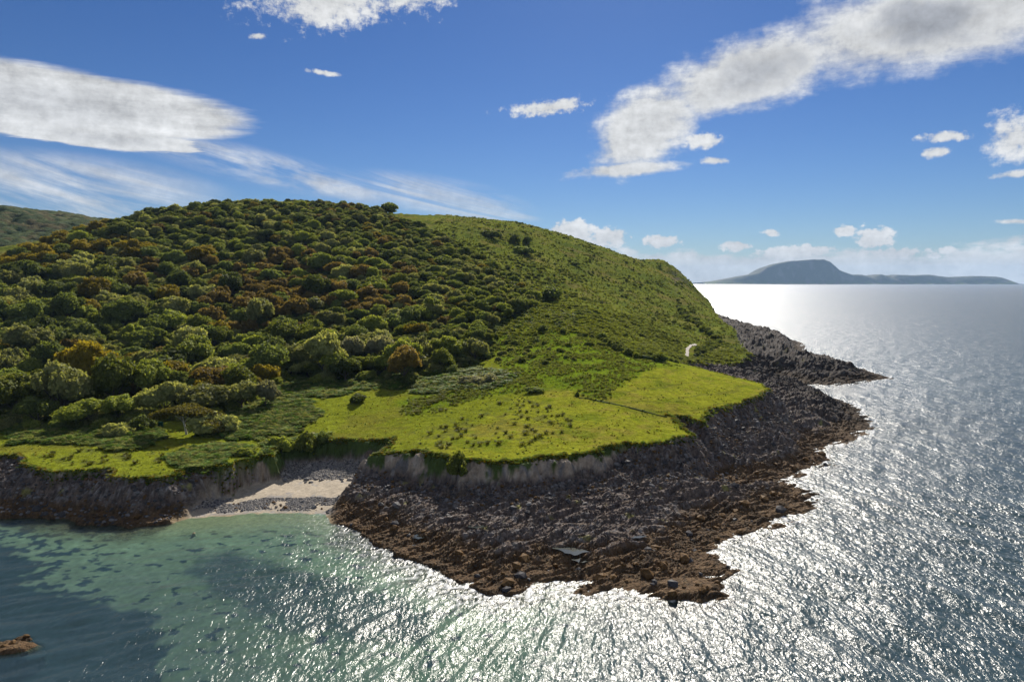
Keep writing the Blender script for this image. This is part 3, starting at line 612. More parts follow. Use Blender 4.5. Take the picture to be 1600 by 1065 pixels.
# singled-out trees along the edge of the wood: centre column, foot row, crown width in metres...
FRONT = [(258, 652, 8.5, 7.5, 'grey-green', 'rounded pale green tree just behind the flat-topped tree'), (325, 648, 10.5, 6, 'grey-green', 'broad olive tree right behind the flat-topped tree'),
 (378, 640, 8.5, 6, 'grey-green', 'dense olive half of the pair of domed trees by the bracken bank'), (415, 638, 5.5, 5.5, 'silver', 'silvery bush-like tree at the bracken bank by the wood corner'),
 (274, 615, 8.5, 8, 'golden', 'tree with yellow-green top above the pale rounded tree'), (338, 622, 13, 7.5, 'russet', 'wide olive-brown tree behind the domed trees of the bracken bank'),
 (350, 596, 10, 7, 'grey-green', 'pale green tree in the gap beside the shaded fern clearing'), (140, 632, 11, 14, 'golden', 'tallest golden-topped tree in the group at the lower left'),
 (98, 655, 11, 11.5, 'grey-green', 'pale grey-green tree in front of the tall golden tree'), (180, 640, 10, 11, 'mid green', 'green tree on the right side of the tall golden tree'),
 (28, 655, 10, 9, 'mid green', 'light green tree at the left border above the bracken'), (-10, 660, 9, 8, 'mid green', 'green tree cut by the left picture border'), (130, 668, 8.5, 5.5, 'mid green', 'low spreading tree at the bracken edge below the golden tree'),
 (188, 662, 7.5, 5.5, 'mid green', 'small leaning green tree between the wood and the flat-topped tree'), (60, 668, 8, 6, 'dark green', 'dark low tree at the bracken edge on the far left'),
 (632, 596, 8.5, 8, 'russet', 'lone brown tree with pale top before the shaded fern slope'), (550, 578, 8.5, 9, 'silver', 'pale silver-green rounded tree at the wood edge left of the grey tree'), (594, 574, 8, 9, 'silver', 'grey silvery tree at the wood edge above the fern slope'),
 (655, 574, 8, 8.5, 'grey-green', 'pale olive tree at the wood edge right of the grey tree'), (700, 572, 9.5, 8, 'mid green', 'green tree at the wood edge near its right end'), (742, 566, 8, 6.5, 'grey-green', 'last olive tree at the right end of the wood edge'),
 (505, 590, 10, 11, 'grey-green', 'tall pale olive tree at the wood edge over the fern clearing'), (480, 586, 9, 9, 'grey-green', 'olive tree with pale top left of the tall edge tree'), (455, 588, 5, 4.5, 'dark green', 'small dark tree standing in the fern clearing'), (540, 596, 7, 6, 'dark green', 'dark tree on the fern slope below the silver-green tree')]
used = []
for u, v, wd, ht, leaf, lab in FRONT:
    x, y, z = hit(u, v)
    k = len(used) % 6; base = CR[k]; H0 = [9.6, 10.8, 8.8, 10, 11.4, 9.4][k]
    tree('tree', base, TK[k % 3], x, y, wd*1.18/11.5, leaf, lab, 'tree', 'trees along the edge of the wood', sz=ht*1.18/H0)
    used.append((x, y, wd*.42))
# flat-topped wind-shaped tree with pale forked trunk
def umbrella(u, v):
    x, y, z = hit(u, v); s = (y/F)
    e = bpy.data.objects.new('wind_shaped_tree', None); COL.objects.link(e); e.location = (x, y, z)
    e['label'] = 'flat-topped wind-shaped tree with a pale forked trunk on the turf'; e['category'] = 'tree'
    V = []; Fc = []
    def put(v_, f_):
        o = len(V); V.extend(v_); Fc.extend([tuple(i+o for i in q) for q in f_])
    put(*tube([(.1, 0, -.4), (0, 0, .5), (-.25, 0, 2.0), (-.45, 0, 2.7)], [.30, .24, .2, .18]))
    for pts, r in [([(-.45, 0, 2.6), (-1.2, .2, 3.4), (-2.6, .4, 4.2), (-4.6, .2, 5.0)], .15), ([(-.42, 0, 2.6), (-.35, -.3, 3.6), (-.9, -.5, 4.6), (-1.2, -.2, 5.8)], .13), ([(-.4, 0, 2.5), (.3, .6, 3.8), (2.2, .8, 4.7), (4.6, .4, 4.9)], .15),
                   ([(-2.0, .3, 3.9), (-2.4, -.8, 4.8), (-3.2, -1.2, 5.4)], .08), ([(1.2, .7, 4.3), (2.0, -.8, 5.0), (3.4, -1.2, 5.2)], .09), ([(-1.2, .2, 3.4), (-1.9, 1.6, 4.4), (-2.4, 2.4, 5)], .08)]:
        put(*tube(pts, [r*(1-.25*i) for i in range(len(pts))], 6))
    t_ = add('trunk', mesh_np('forked_trunk', V, Fc), M_pale, e)
    rg = np.random.default_rng(5); Vv = []; T = []; Q = []; nv = 0
    for k in range(26):
        fx = -6.6+13.8*(k+rg.uniform(0, 1))/26; top = 5.9-.045*(fx+.5)**2+rg.uniform(-.3, .2); fy = rg.uniform(-2.6, 2.6)
        if fx > 4.4: top -= (fx-4.4)*.55
        lr = rg.uniform(1.1, 1.7); sc = np.array([1.25, 1.2, .48])*lr; c = np.array([fx, fy, top-lr*.3])
        d = 1+.2*np.sin(ICV@rg.normal(size=3)*4); cv = ICV*sc*.8*d[:, None]+c; Vv.append(cv); T.append(ICF+nv); nv += len(cv)
        n = rg.normal(size=(380, 3)); n /= np.linalg.norm(n, axis=1)[:, None]
        Vv.append(leaves(rg, n*sc*(1+.15*rg.normal(size=(380, 1)))+c, n, .25)); Q.append(np.arange(1520).reshape(-1, 4)+nv); nv += 1520
    Q = np.concatenate(Q); me = mesh_np('flat_crown', np.concatenate(Vv), np.concatenate([np.concatenate(T), Q[:, [0, 1, 2]], Q[:, [0, 2, 3]]]), smooth=False)
    add('crown', me, leaf_mat('foliage_olive', (.085, .085, .025), (.15, .135, .04)), e)
    used.append((x, y, 6)); return e
umbrella(291, 679)
tree('tree', CRB[1], TKB, *hit(335, 676)[:2], 1.7, 'grey-green', 'olive bush-like tree under the right end of the flat-topped crown', 'tree', 'trees along the edge of the wood', sz=1.45)
# the wood itself
gx = rng.uniform(-420, 60, 44000); gy = rng.uniform(175, 640, 44000); gz = hat(gx, gy); gu, gv = proj(gx, gy, gz)
ok = sdf(gu, gv, WOODS) > 2
gx, gy, gz, gu, gv = (a[ok] for a in (gx, gy, gz, gu, gv))
cell = {}; placed = []
def free(x, y, r):
    ci, cj = int(x//10), int(y//10)
    for i in range(ci-2, ci+3):
        for j in range(cj-2, cj+3):
            for (a, b, q) in cell.get((i, j), ()):
                if (a-x)**2+(b-y)**2 < (.60*(r+q))**2: return False
    return True
for q in used: cell.setdefault((int(q[0]//10), int(q[1]//10)), []).append(q)
for x, y, z, u, v in zip(gx, gy, gz, gu, gv):
    right = max(0., min(1., (u-480)/320.)); top = max(0., min(1., (430-v)/110.))
    s = (.55+1.0*random.random()**1.7)*(1-.50*right)*(1-.38*top)*.80
    if free(x, y, 5.0*s):
        cell.setdefault((int(x//10), int(y//10)), []).append((x, y, 5.0*s)); placed.append((x, y, z, u, v, s))
def hue(u, v, x, y):
    n = float(fbm(np.array([x/30]), np.array([y/30]), 3)[0]); k = random.random()
    rus = max(0, 1-math.hypot((u-470)/280, (v-475)/85)); gold = max(0, 1-math.hypot((u-60)/180, (v-395)/48))
    if k < gold*1.1: return 'golden'
    if k < rus*.85+.22*n: return 'russet'
    k = random.random()
    return 'golden' if k < .05 else 'grey-green' if k < .27 else 'mid green' if k < .60 else 'dark green'
placed = [p+(hue(p[3], p[4], p[0], p[1]),) for p in placed]
vis = sorted([p for p in placed if -40 < p[3] < 840], key=lambda p: -p[5]/p[1])
solo = vis[:272]; solos = set(id(p) for p in solo); mass = [p for p in placed if id(p) not in solos]
def where(u, v):
    h = 'at the left' if u < 200 else 'left of the centre' if u < 400 else 'in the centre' if u < 600 else 'at the right'
    k = 'foot' if v > 560 else 'lower part' if v > 500 else 'middle' if v > 440 else 'upper part'
    return f'{k} of the wooded slope {h}'
for x, y, z, u, v, s, lf in solo:
    k = random.randrange(6); wz = where(u, v)
    sm = 'large' if s > .85 else 'medium' if s > .65 else 'small'
    tree('tree', CR[k], TK[k % 3], x, y, s, lf, f'{sm} {lf} tree on the {wz}', 'tree', f'{sm} {lf} trees, {wz}')
# instanced masses (stuff)
def instancer(name, pts, protos, label, parent=None):
    """points with rot / scl / pick, drawn with copies of the prototypes"""
    me = bpy.data.meshes.new(name); me.from_pydata([p[:3] for p in pts], [], [])
    for n, t_, k in (('rot', 'FLOAT', 3), ('scl', 'FLOAT', 4), ('pick', 'INT', 5)):
        a = me.attributes.new(n, t_, 'POINT'); a.data.foreach_set('value', np.array([p[k] for p in pts]))
    o = add(name, me, None, parent, kind='stuff', label=label)
    pc = bpy.data.collections.new(name+'_sources')
    for i, (pm, mt) in enumerate(protos):
        po = bpy.data.objects.new(f'{name}_source_{i:03d}', pm); pc.objects.link(po); po.material_slots[0].link = 'OBJECT'; po.material_slots[0].material = mt
    ng = bpy.data.node_groups.new(name, 'GeometryNodeTree'); ng.interface.new_socket('Geometry', in_out='INPUT', socket_type='NodeSocketGeometry'); ng.interface.new_socket('Geometry', in_out='OUTPUT', socket_type='NodeSocketGeometry')
    N = ng.nodes; L = ng.links; gi = N.new('NodeGroupInput'); go = N.new('NodeGroupOutput'); ip = N.new('GeometryNodeInstanceOnPoints'); ci_ = N.new('GeometryNodeCollectionInfo')
    ci_.inputs['Collection'].default_value = pc; ci_.inputs['Separate Children'].default_value = True; ci_.inputs['Reset Children'].default_value = True
    def at(n, t_):
        k = N.new('GeometryNodeInputNamedAttribute'); k.data_type = t_; k.inputs[0].default_value = n; return k.outputs[0]
    cx_ = N.new('ShaderNodeCombineXYZ'); L.new(at('rot', 'FLOAT'), cx_.inputs[2])
    er = N.new('FunctionNodeEulerToRotation'); L.new(cx_.outputs[0], er.inputs[0])
    L.new(gi.outputs[0], ip.inputs['Points']); L.new(ci_.outputs[0], ip.inputs['Instance']); ip.inputs['Pick Instance'].default_value = True
    L.new(at('pick', 'INT'), ip.inputs['Instance Index']); L.new(er.outputs[0], ip.inputs['Rotation']); L.new(at('scl', 'FLOAT'), ip.inputs['Scale']); L.new(ip.outputs[0], go.inputs[0])
    md = o.modifiers.new('scatter', 'NODES'); md.node_group = ng
    return o
HL = ['dark green', 'mid green', 'grey-green', 'russet', 'golden']
protos = [(CR[k], LM[h]) for h in HL for k in range(6)]
instancer('woodland', [(x, y, z, random.uniform(0, 6.28), s, HL.index(lf)*6+random.randrange(6)) for x, y, z, u, v, s, lf in mass], protos, 'dense mixed woodland covering the rest of the hillside')
print('trees', len(solo), 'mass', len(mass))
# bushes that stand alone
BUSH = [(560, 629, 5.4, 1.9, 'dark green', 'long low dark bush alone on the bright meadow'), (835, 613, 4.2, 1.3, 'dark green', 'low dark bush at the top edge of the smooth lawn'), (902, 619, 1.3, 1.0, 'dark green', 'tiny dark bush on the boundary bank of the lawn'),
 (608, 333, 20, 7, 'dark green', 'dark bush clump breaking the ridge line'), (768, 372, 13, 6, 'dark green', 'dark bush high on the grassy slope under the ridge'), (804, 380, 12, 6, 'dark green', 'left one of two dark bushes high on the right slope'), (824, 382, 10, 6, 'dark green', 'right one of two dark bushes high on the right slope'),
 (820, 398, 14, 6, 'dark green', 'dark bush just below the pair on the high right slope'), (790, 455, 12, 5, 'mid green', 'green bush at the right tip of the wood'), (862, 470, 15, 6, 'dark green', 'broad dark bush beside the right tip of the wood'), (900, 415, 6, 3, 'dark green', 'small dark bush in the middle of the bare upper slope'),
 (848, 517, 5, 2, 'dark green', 'dark bush in the rough green slope above the meadow'), (880, 520, 3.5, 1.6, 'dark green', 'small dark bush right of another on the rough green slope'), (740, 600, 7, 2.2, 'silver', 'pale grey bramble clump below the fern slope'), (765, 596, 5, 2, 'silver', 'pale grey bramble clump at the right end of the fern slope'),
 (690, 420, 14, 6, 'dark green', 'dark bush high in the scrub at the right of the wood'), (440, 707, 4.6, 3.2, 'mid green', 'rounded green bush on the bank left above the beach'), (478, 703, 5.2, 3.4, 'mid green', 'larger green bush on the bank above the shingle'), (505, 700, 3.4, 2.4, 'dark green', 'small dark bush on the bank above the shingle'),
 (385, 712, 3.2, 1.5, 'mid green', 'low green bush at the fern patch tip near the cliff'), (715, 745, 4.6, 3.6, 'mid green', 'rounded green shrub hanging on the low earth cliff'), (640, 600, 6, 2.2, 'dark green', 'dark low bush in the shaded fern slope'), (185, 684, 5.5, 3.2, 'grey-green', 'pale bush at the turf edge left of the green box'), (222, 672, 6, 2.8, 'dark green', 'dark low bush directly left of the green box')]
for i, (u, v, wd, ht, lf, lab) in enumerate(BUSH):
    x, y, z = hit(u, v); k = i % 3
    tree('bush', CRB[k], TKB, x, y, wd/5.4, lf, lab, 'bush', 'bushes standing alone', sz=ht/[2.9, 3.3, 2.6][k], rz=0)
# scrub trailing out of the wood over the right slope
scr = []
for _ in range(9000):
    u, v = random.uniform(700, 1100), random.uniform(395, 570); 
    dline = min(abs((v-480)-(u-850)*.38+12*math.sin(u/25)), 60); dens = math.exp(-(dline/14)**2)*.6+.05+.5*math.exp(-(((u-800)/60)**2+((v-440)/40)**2))
    if random.random() < dens*.75:
        if u > 1055 and v > 533: continue
        scr.append((u, v))
P_ = []
for u, v in scr:
    x, y, z = hit(u, v)
    if y < 700: P_.append((x, y, z-.3, random.uniform(0, 6.28), random.uniform(.16, .55)*(1 if u < 900 else .6), random.randrange(9)))
instancer('scrub', P_, [(CRB[k], LM[h]) for h in ('dark green', 'grey-green', 'mid green') for k in range(3)], 'low thorny scrub scattered over the grassy slope')
# young growth filling the gaps between the crowns
P_ = []
for i in rng.choice(len(gx), 1500, replace=False):
    sc_ = random.uniform(.30, .58)*(1-.4*max(0., min(1., (gu[i]-480)/320.)))
    P_.append((float(gx[i]), float(gy[i]), float(gz[i])+random.uniform(.2, 1.6), random.uniform(0, 6.28), sc_, HL.index(hue(gu[i], gv[i], gx[i], gy[i]))*6+random.randrange(6)))
instancer('understorey', P_, protos, 'young trees and saplings between the larger crowns of the wood')
# drifts of bracken and low gorse on the open slope
P_ = []
dr = np.nonzero((sst(200, 260, GY)*(1-ZN['woods'])*(ZN['tw'] > .6)*(GX > -60)*(GY < 740)*(fbm(GX/26+3, GY/26, 4)+.3*fbm(GX/5, GY/5, 2) > .22)) > .5)
for i in rng.choice(len(dr[0]), 2600):
    x, y = GX[dr][i]+random.uniform(-1, 1), GY[dr][i]+random.uniform(-1, 1)
    if 1064 < ZN['u'][dr][i] < 1096 and 534 < ZN['v'][dr][i] < 562: continue
    P_.append((float(x), float(y), float(hat(x, y)[0])-.25, random.uniform(0, 6.28), random.uniform(.18, .48), random.randrange(9)))
instancer('gorse_drifts', P_, [(CRB[k], LM[h]) for h in ('dark green', 'mid green', 'slope') for k in range(3)], 'drifts of bracken and low gorse on the open hillside')
# undergrowth along the foot of the wood
P_ = []
while len(P_) < 420:
    u, v = random.uniform(-60, 790), random.uniform(520, 690)
    d = float(sdf(np.array([u]), np.array([v]), WOODS)[0])
    if -4 < d < 16:
        x, y, z = hit(u, v); P_.append((x, y, z-.2, random.uniform(0, 6.28), random.uniform(.35, .95), random.randrange(9)))
instancer('undergrowth', P_, [(CRB[k], LM[h]) for h in ('dark green', 'grey-green', 'mid green') for k in range(3)], 'tangled undergrowth along the foot of the wood')
# ferns: fronds in small rosettes
def fern_mesh(name, seed, n, ln, wd, droop, rise):
    rg = np.random.default_rng(seed); V = []; Fc = []
    for k in range(n):
        a = rg.uniform(0, 6.283); l = ln*rg.uniform(.7, 1.2); d = np.array([math.cos(a), math.sin(a), 0]); s = np.array([-d[1], d[0], 0])*wd*rg.uniform(.7, 1.2); o = len(V); b = rg.normal(size=3)*[.25, .25, 0]*ln
        for t_, wz in ((0, .25), (.45, 1), (1, .1)):
            p = b+d*l*t_+np.array([0, 0, rise*(t_*1.7-droop*t_*t_)])
            V += [p-s*wz, p+s*wz]
        Fc += [(o, o+1, o+3, o+2), (o+2, o+3, o+5, o+4)]
    return mesh_np(name, V, Fc, smooth=False)
FE = [fern_mesh('fern_source', 70+i, 16, .75, .15, 1.1, .75) for i in range(3)]
RU = [fern_mesh('rush_source', 80+i, 34, .5, .06, .75, .55) for i in range(3)]
for me in FE+RU: me.materials.append(LM['fern'])
cand = np.nonzero((ZN['brk'] > .5) & (ZN['tw'] > .6) & (ZN['woods'] < .6))
sel = rng.choice(len(cand[0]), min(22000, len(cand[0])), replace=False)
wgt = R_[cand][sel]
fx = GX[cand][sel]+rng.normal(size=len(sel))*.6; fy = GY[cand][sel]+rng.normal(size=len(sel))*.9; fz = hat(fx, fy)
mini = [(float(a), float(b), float(c)-.12, random.uniform(0, 6.28), random.uniform(.13, .30), 6+random.randrange(6)) for a, b, c in zip(fx[::4], fy[::4], fz[::4])]
instancer('bracken', mini+[(float(a), float(b), float(c)-.05, random.uniform(0, 6.28), random.uniform(.7, 1.4), random.randrange(6)) for a, b, c in zip(fx, fy, fz)], [(f, LM[h]) for h in ('fern', 'mid green') for f in FE]+[(f, LM[h]) for h in ('fern', 'grey-green') for f in CRB], 'beds of green bracken on the slope and banks')
rough = np.maximum(ZN['lush'], sst(215, 260, GY))*(1-ZN['lawn'])*(1-ZN['woods'])*(ZN['tw'] > .6)*(fbm(GX/7, GY/7, 3) > -.1)*(GY < 760)*(GX > -60)*~((ZN['u'] > 1066) & (ZN['u'] < 1094) & (ZN['v'] > 536) & (ZN['v'] < 558))
cand = np.nonzero((rough > .5) & (rng.random(GX.shape) < np.where(GY < 190, .3, 1)))
sel = rng.choice(len(cand[0]), 16000)
fx = GX[cand][sel]+rng.normal(size=len(sel))*.8; fy = GY[cand][sel]+rng.normal(size=len(sel))*1.2; fz = hat(fx, fy)
instancer('rough_grass', [(float(a), float(b), float(c)-.05, random.uniform(0, 6.28), random.uniform(.5, 1.1)*(1 if b < 250 else 1.7), random.randrange(6)) for a, b, c in zip(fx, fy, fz)], [(f, LM[h]) for h in ('slope', 'mid green') for f in RU], 'rough tussocky grass and bracken on the open slope')
# turf hanging over the broken edge and odd tussocks on the grazing
edge = np.nonzero((np.abs(Z['sL']+.15) < .45) & (GY < 300)); sel = rng.choice(len(edge[0]), 5200)
tus = np.nonzero((ZN['tw'] > .9) & (GY < 200) & (fbm(GX/6+2, GY/6, 3) > .0) & (ZN['brk'] < .3)); se2 = rng.choice(len(tus[0]), 2000)
fx = np.r_[GX[edge][sel], GX[tus][se2]]+rng.normal(size=7200)*.15; fy = np.r_[GY[edge][sel], GY[tus][se2]]+rng.normal(size=7200)*.15; fz = hat(fx, fy)
instancer('turf_tussocks', [(float(a), float(b), float(c)-.06, random.uniform(0, 6.28), random.uniform(.3, .8) if i < 5200 else random.uniform(.2, .5), random.randrange(9)) for i, (a, b, c) in enumerate(zip(fx, fy, fz))], [(f, LM[h]) for h in ('slope', 'fern', 'golden') for f in RU], 'grass tussocks on the turf and hanging over its edge')
# rush tufts on the meadow: one by one
pts = []
for poly, n in zip(RUSH, (92, 40, 34)):
    us = [p[0] for p in poly]; vs = [p[1] for p in poly]; got = 0
    while got < n:
        u, v = random.uniform(min(us), max(us)), random.uniform(min(vs), max(vs))
        if sdf(np.array([u]), np.array([v]), poly)[0] > 0 and float(fbm(np.array([u/22]), np.array([v/9]), 2)[0]) > -.15:
            pts.append((u, v, RUSH.index(poly))); got += 1
RL = ['rush tuft in the open lawn above the earth cliff', 'rush tuft in the rough patch behind the lawn', 'rush tuft on the turf strip above the left rocks']
for i, (u, v, k) in enumerate(pts):
    x, y, z = hit(u, v); s = random.uniform(.6, 1.3)
    o = bpy.data.objects.new('rush_tuft', RU[i % 3]); COL.objects.link(o); o.location = (x, y, z-.03); o.rotation_euler.z = random.uniform(0, 6.28); o.scale = (s*1.25, s*1.25, s)
    o.material_slots[0].link = 'OBJECT'; o.material_slots[0].material = LM['rush']
    o['label'] = RL[k]; o['category'] = 'rush tuft'; o['group'] = RL[k].replace('tuft', 'tufts')
# ------------------------------------------------------------------ stones
def stone_mesh(name, seed):
    rg = np.random.default_rng(seed); v, f = ico(1); v = v*rg.uniform(.75, 1.2, (len(v), 1))*[1, .8, .6]
    return mesh_np(name, v, f, smooth=False)
ST = [stone_mesh('stone', 90+i) for i in range(6)]
M_st = [plain('stone_grey', (.15, .145, .145), .8, .35, 2), plain('stone_dark', (.055, .053, .056), .6, .35, 2), plain('stone_weedy', (.10, .058, .024), .7, .4, 3), plain('stone_pale', (.27, .25, .23), .85, .25, 2)]
for me in ST: me.materials.append(M_st[0])
def scatter(kindno, n, smin, smax, test, mats, name, parent):
    c = np.nonzero(test); sel = rng.choice(len(c[0]), n)
    for k in sel:
        i, j = c[0][k], c[1][k]; s = smin*(smax/smin)**(random.random()**2)
        o = bpy.data.objects.new(name, random.choice(ST)); COL.objects.link(o); o.parent = parent
        o.location = (GX[i, j], GY[i, j], GH[i, j]+s*.12); o.rotation_euler = (random.uniform(-.5, .5), random.uniform(-.5, .5), random.uniform(0, 6.28)); o.scale = (s, s, s)
        o.material_slots[0].link = 'OBJECT'; o.material_slots[0].material = M_st[random.choice(mats)]
dry = (GH > .15)
shore = (Z['c'] < .1) & (Z['wB'] < .3) & dry & (GY < 190)
scatter(1, 110, .35, 1.1, shore & (GH > 1.6) & (np.abs(Z['sL']) < 14), (0, 1, 1, 1), 'stone', GROUND[1])
scatter(1, 170, .35, 1.2, shore & (GH < 1.5), (1, 2, 2, 2), 'stone', GROUND[1])
bch = (Z['wB'] > .7) & dry & (Z['c'] < .1)
scatter(2, 60, .3, .75, bch & (Z['sW'] > 15), (0, 0, 3), 'stone', GROUND[2])
scatter(2, 40, .25, .6, bch & (Z['sW'] < 7), (0, 1, 2, 3), 'stone', GROUND[2])
def pebbles(name, test, n, smin, smax, parent, lab):
    c = np.nonzero(test); sel = rng.choice(len(c[0]), n); P = []
    for k in sel:
        i, j = c[0][k], c[1][k]
        P.append((float(GX[i, j]+random.uniform(-.15, .15)), float(GY[i, j]+random.uniform(-.15, .15)), float(GH[i, j]), random.uniform(0, 6.28), smin*(smax/smin)**random.random(), random.randrange(24)))
    return instancer(name, P, [(s, mt) for mt in ((M_st[0], M_st[3], M_st[0], M_st[1]) if name == 'pebbles' else (M_st[0], M_st[1], M_st[2], M_st[1])) for s in ST], lab, parent)
pn = fbm(GX/4+8, GY/4, 3)
pebbles('pebbles', bch & ((Z['sW'] > 17) | ((Z['sW'] < 8) & (Z['sW'] > 1.5) & (pn > -.25))), 9000, .08, .26, GROUND[2], 'grey shingle at the back and foot of the beach')
pebbles('rubble', shore & (np.abs(Z['sL']) < 9), 3800, .12, .5, GROUND[1], 'loose rubble at the cliff foot')
# rock pools
for u, v, lab, sx, sy in [(897, 860, 'largest bright rock pool in the brown weed', 1.5, 1.0), (910, 874, 'small tail pool next to the largest rock pool', .7, .5), (745, 822, 'small rock pool on the dark upper rocks', .8, .4), (988, 838, 'narrow rock pool right of the largest pool', 1.0, .35), (655, 840, 'small pool among rocks right of the beach', .7, .4)]:
    x, y, z = hit(u, v); n = 26
    zs = [float(hat(x+sx*math.cos(k), y+sy*math.sin(k))[0]) for k in np.linspace(0, 6.28, 12)]
    zl = sorted(zs)[7]
    V = [(x, y, zl)]+[(x+sx*1.5*(1+.35*math.sin(3*a+u)+.2*math.sin(5*a))*math.cos(a), y+sy*1.8*(1+.3*math.sin(2*a+v)+.2*math.sin(7*a))*math.sin(a), zl) for a in np.linspace(0, 2*math.pi, n, endpoint=False)]
    me = mesh_np('rock_pool', V, [(0, i, i % n+1) for i in range(1, n+1)])
    pm = bpy.data.materials.get('pool_water')
    if pm is None:
        pm, t, out = material('pool_water'); b = t.new('ShaderNodeBsdfPrincipled'); b.inputs['Base Color'].default_value = (.03, .035, .03, 1); b.inputs['Roughness'].default_value = .11; b.inputs['IOR'].default_value = 1.33; t.l.new(b.outputs[0], out.inputs[0])
    add('rock_pool', me, pm, kind='structure', label=lab)
# ------------------------------------------------------------------ path, banks and the camp
def ribbon(name, px, wd, mat, lift=.06, **kw):
    P = [hit(u, v) for u, v in px]; Q = []
    for a, b in zip(P[:-1], P[1:]):
        for k in range(6): Q.append(tuple(a[i]+(b[i]-a[i])*k/6 for i in range(3)))
    Q.append(P[-1]); V = []; n = len(Q)
    for i, p in enumerate(Q):
        d = Vector(Q[min(i+1, n-1)][:2])-Vector(Q[max(i-1, 0)][:2]); d.normalize(); s = Vector((-d.y, d.x))
        for k in (-1, -.33, .33, 1):
            x, y = p[0]+s.x*wd*k*(1+.2*math.sin(i*1.7)), p[1]+s.y*wd*k; V.append((x, y, float(hat(x, y)[0])+lift))
    Fc = [(i*4+k, i*4+k+1, i*4+k+5, i*4+k+4) for i in range(n-1) for k in range(3)]
    return add(name, mesh_np(name, V, Fc), mat, **kw)
ribbon('path', [(1087, 539), (1079, 541), (1074, 546), (1074, 553), (1071, 560)], .65, plain('pale_gravel', (.36, .33, .29), .9, .25), .3, kind='structure', label='short pale gravel path on the far slope')
ribbon('path', [(483, 677), (495, 681), (506, 680)], 1.0, plain('bare_earth', (.30, .25, .19), .9, .25), .05, kind='structure', label='bare earth patch at the cliff edge above the beach')
M_bank = plain('bank_scrub', (.03, .045, .012), .95, .4, 1.2)
def bank(px, wd, ht, lab):
    P = [hit(u, v) for u, v in px]; Q = []
    for a, b in zip(P[:-1], P[1:]):
        k_ = max(3, int(math.dist(a, b)/2.5))
        for k in range(k_): Q.append(tuple(a[i]+(b[i]-a[i])*k/k_ for i in range(3)))
    Q.append(P[-1]); V = []; n = len(Q)
    for i, p in enumerate(Q):
        d = Vector(Q[min(i+1, n-1)][:2])-Vector(Q[max(i-1, 0)][:2]); d.normalize(); s = Vector((-d.y, d.x)); hh_ = ht*random.uniform(.7, 1.2)
        for k, zz in ((-1, -.2), (-.6, .75), (0, 1), (.6, .75), (1, -.2)):
            x, y = p[0]+s.x*wd*k+random.uniform(-.15, .15), p[1]+s.y*wd*k+random.uniform(-.15, .15); V.append((x, y, float(hat(x, y)[0])+hh_*zz))
    Fc = [(i*5+k, i*5+k+1, i*5+k+6, i*5+k+5) for i in range(n-1) for k in range(4)]
    fb = add('field_bank', mesh_np('field_bank', V, Fc), M_bank, label=lab, category='field bank', group='old field banks')
    P = []
    for i in range(n-1):
        for k in range(2 if ht > .5 else 1):
            f_ = random.random(); x, y = (Q[i][j]+(Q[i+1][j]-Q[i][j])*f_+random.uniform(-.9, .9)*wd for j in (0, 1))
            P.append((x, y, float(hat(x, y)[0])+ht*.2, random.uniform(0, 6.28), random.uniform(.25, .6)*min(ht, 1.5), random.randrange(6)))
    instancer('foliage', P, [(CRB[k], LM[h]) for h in ('dark green', 'mid green') for k in range(3)], 'brambles growing over the bank', fb)
bank([(1060, 482), (1085, 505), (1105, 520), (1125, 534)], 1.6, 1.8, 'long dark overgrown field bank running down the far slope')
bank([(1124, 535), (1105, 542), (1088, 549)], .9, 1.0, 'short field bank from the corner back towards the gravel path')
bank([(1126, 540), (1108, 549), (1085, 556)], .8, .8, 'lower short field bank below the gravel path')
bank([(940, 530), (965, 548), (1000, 560), (1040, 566)], 1.2, 1.2, 'dark overgrown bank along the top of the meadow')
bank([(905, 622), (950, 630), (1000, 642), (1042, 652)], .3, .18, 'low turf bank dividing the lawn from the terraced meadow')
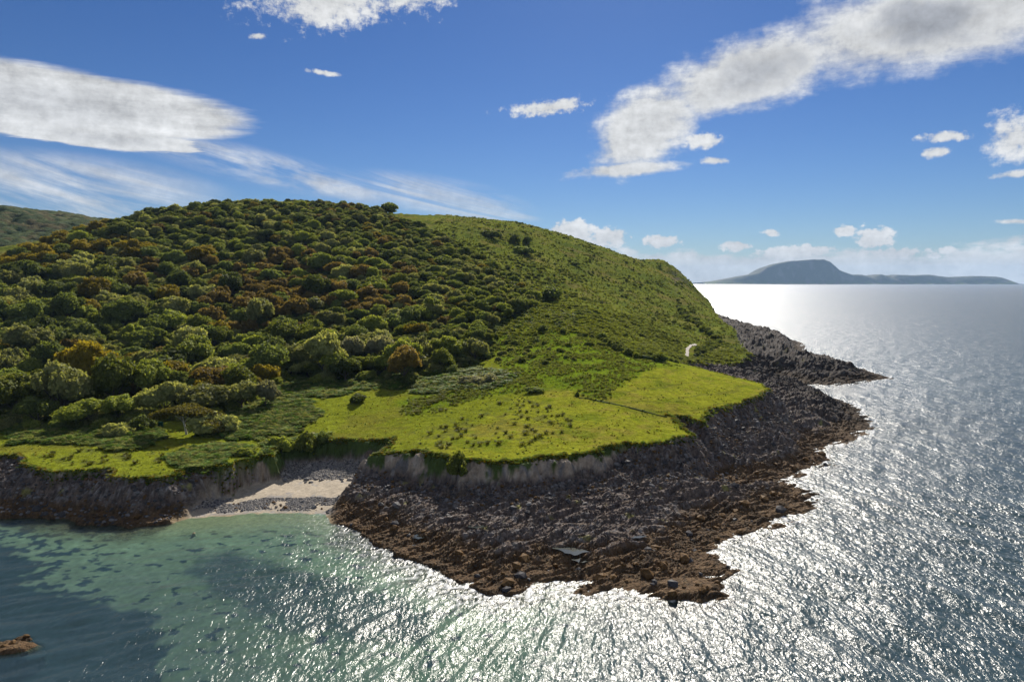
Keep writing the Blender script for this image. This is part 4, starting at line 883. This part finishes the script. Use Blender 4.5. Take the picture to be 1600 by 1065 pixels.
def boxmesh(name, sx, sy, sz, bev=.04):
    import bmesh
    b = bmesh.new(); bmesh.ops.create_cube(b, size=1); bmesh.ops.scale(b, vec=(sx, sy, sz), verts=b.verts); bmesh.ops.translate(b, vec=(0, 0, sz/2), verts=b.verts)
    bmesh.ops.bevel(b, geom=b.edges[:], offset=bev, segments=2, affect='EDGES'); me = bpy.data.meshes.new(name); b.to_mesh(me); b.free(); return me
x, y, z = hit(251, 667)
e = bpy.data.objects.new('storage_box', None); COL.objects.link(e); e.location = (x, y, z); e['label'] = 'small dark green storage box standing on grass under the trees'; e['category'] = 'storage box'
G_ = plain('green_paint', (.012, .06, .045), .5, .1)
add('body', boxmesh('box_body', .95, .8, 1.0), G_, e); ld = add('lid', boxmesh('box_lid', 1.05, .9, .12), G_, e); ld.location.z = 1.0
x, y, z = hit(244.5, 667)
me = mesh_np('leaning_board', [(-.7, -.5, -.05), (.45, -.5, .85), (.45, .5, .85), (-.7, .5, -.05), (-.66, -.5, -.12), (.5, -.5, .79), (.5, .5, .79), (-.66, .5, -.12)], [(0, 1, 2, 3), (7, 6, 5, 4), (0, 4, 5, 1), (3, 2, 6, 7), (1, 5, 6, 2), (0, 3, 7, 4)], smooth=False)
o = add('leaning_board', me, plain('ochre_board', (.42, .25, .05), .7, .15), label='ochre board sloping up against the dark green box', category='board'); o.location = (x+.2, y, z)
# ------------------------------------------------------------------ haze
def cubebox(name, lo, hi):
    V = [(x, y, z) for x in (lo[0], hi[0]) for y in (lo[1], hi[1]) for z in (lo[2], hi[2])]
    return mesh_np(name, V, [(0, 1, 3, 2), (4, 6, 7, 5), (0, 4, 5, 1), (2, 3, 7, 6), (0, 2, 6, 4), (1, 5, 7, 3)], smooth=False)
m, t, out = material('haze_air'); pv = t.new('ShaderNodeVolumePrincipled'); pv.inputs['Color'].default_value = (.42, .66, 1, 1); pv.inputs['Density'].default_value = 3.2e-5; pv.inputs['Anisotropy'].default_value = 0
t.l.new(pv.outputs[0], out.inputs['Volume'])
add('haze', cubebox('haze', (-21000, -2000, -9), (21000, 21000, 520)), m, kind='stuff', label='thin blue sea haze')
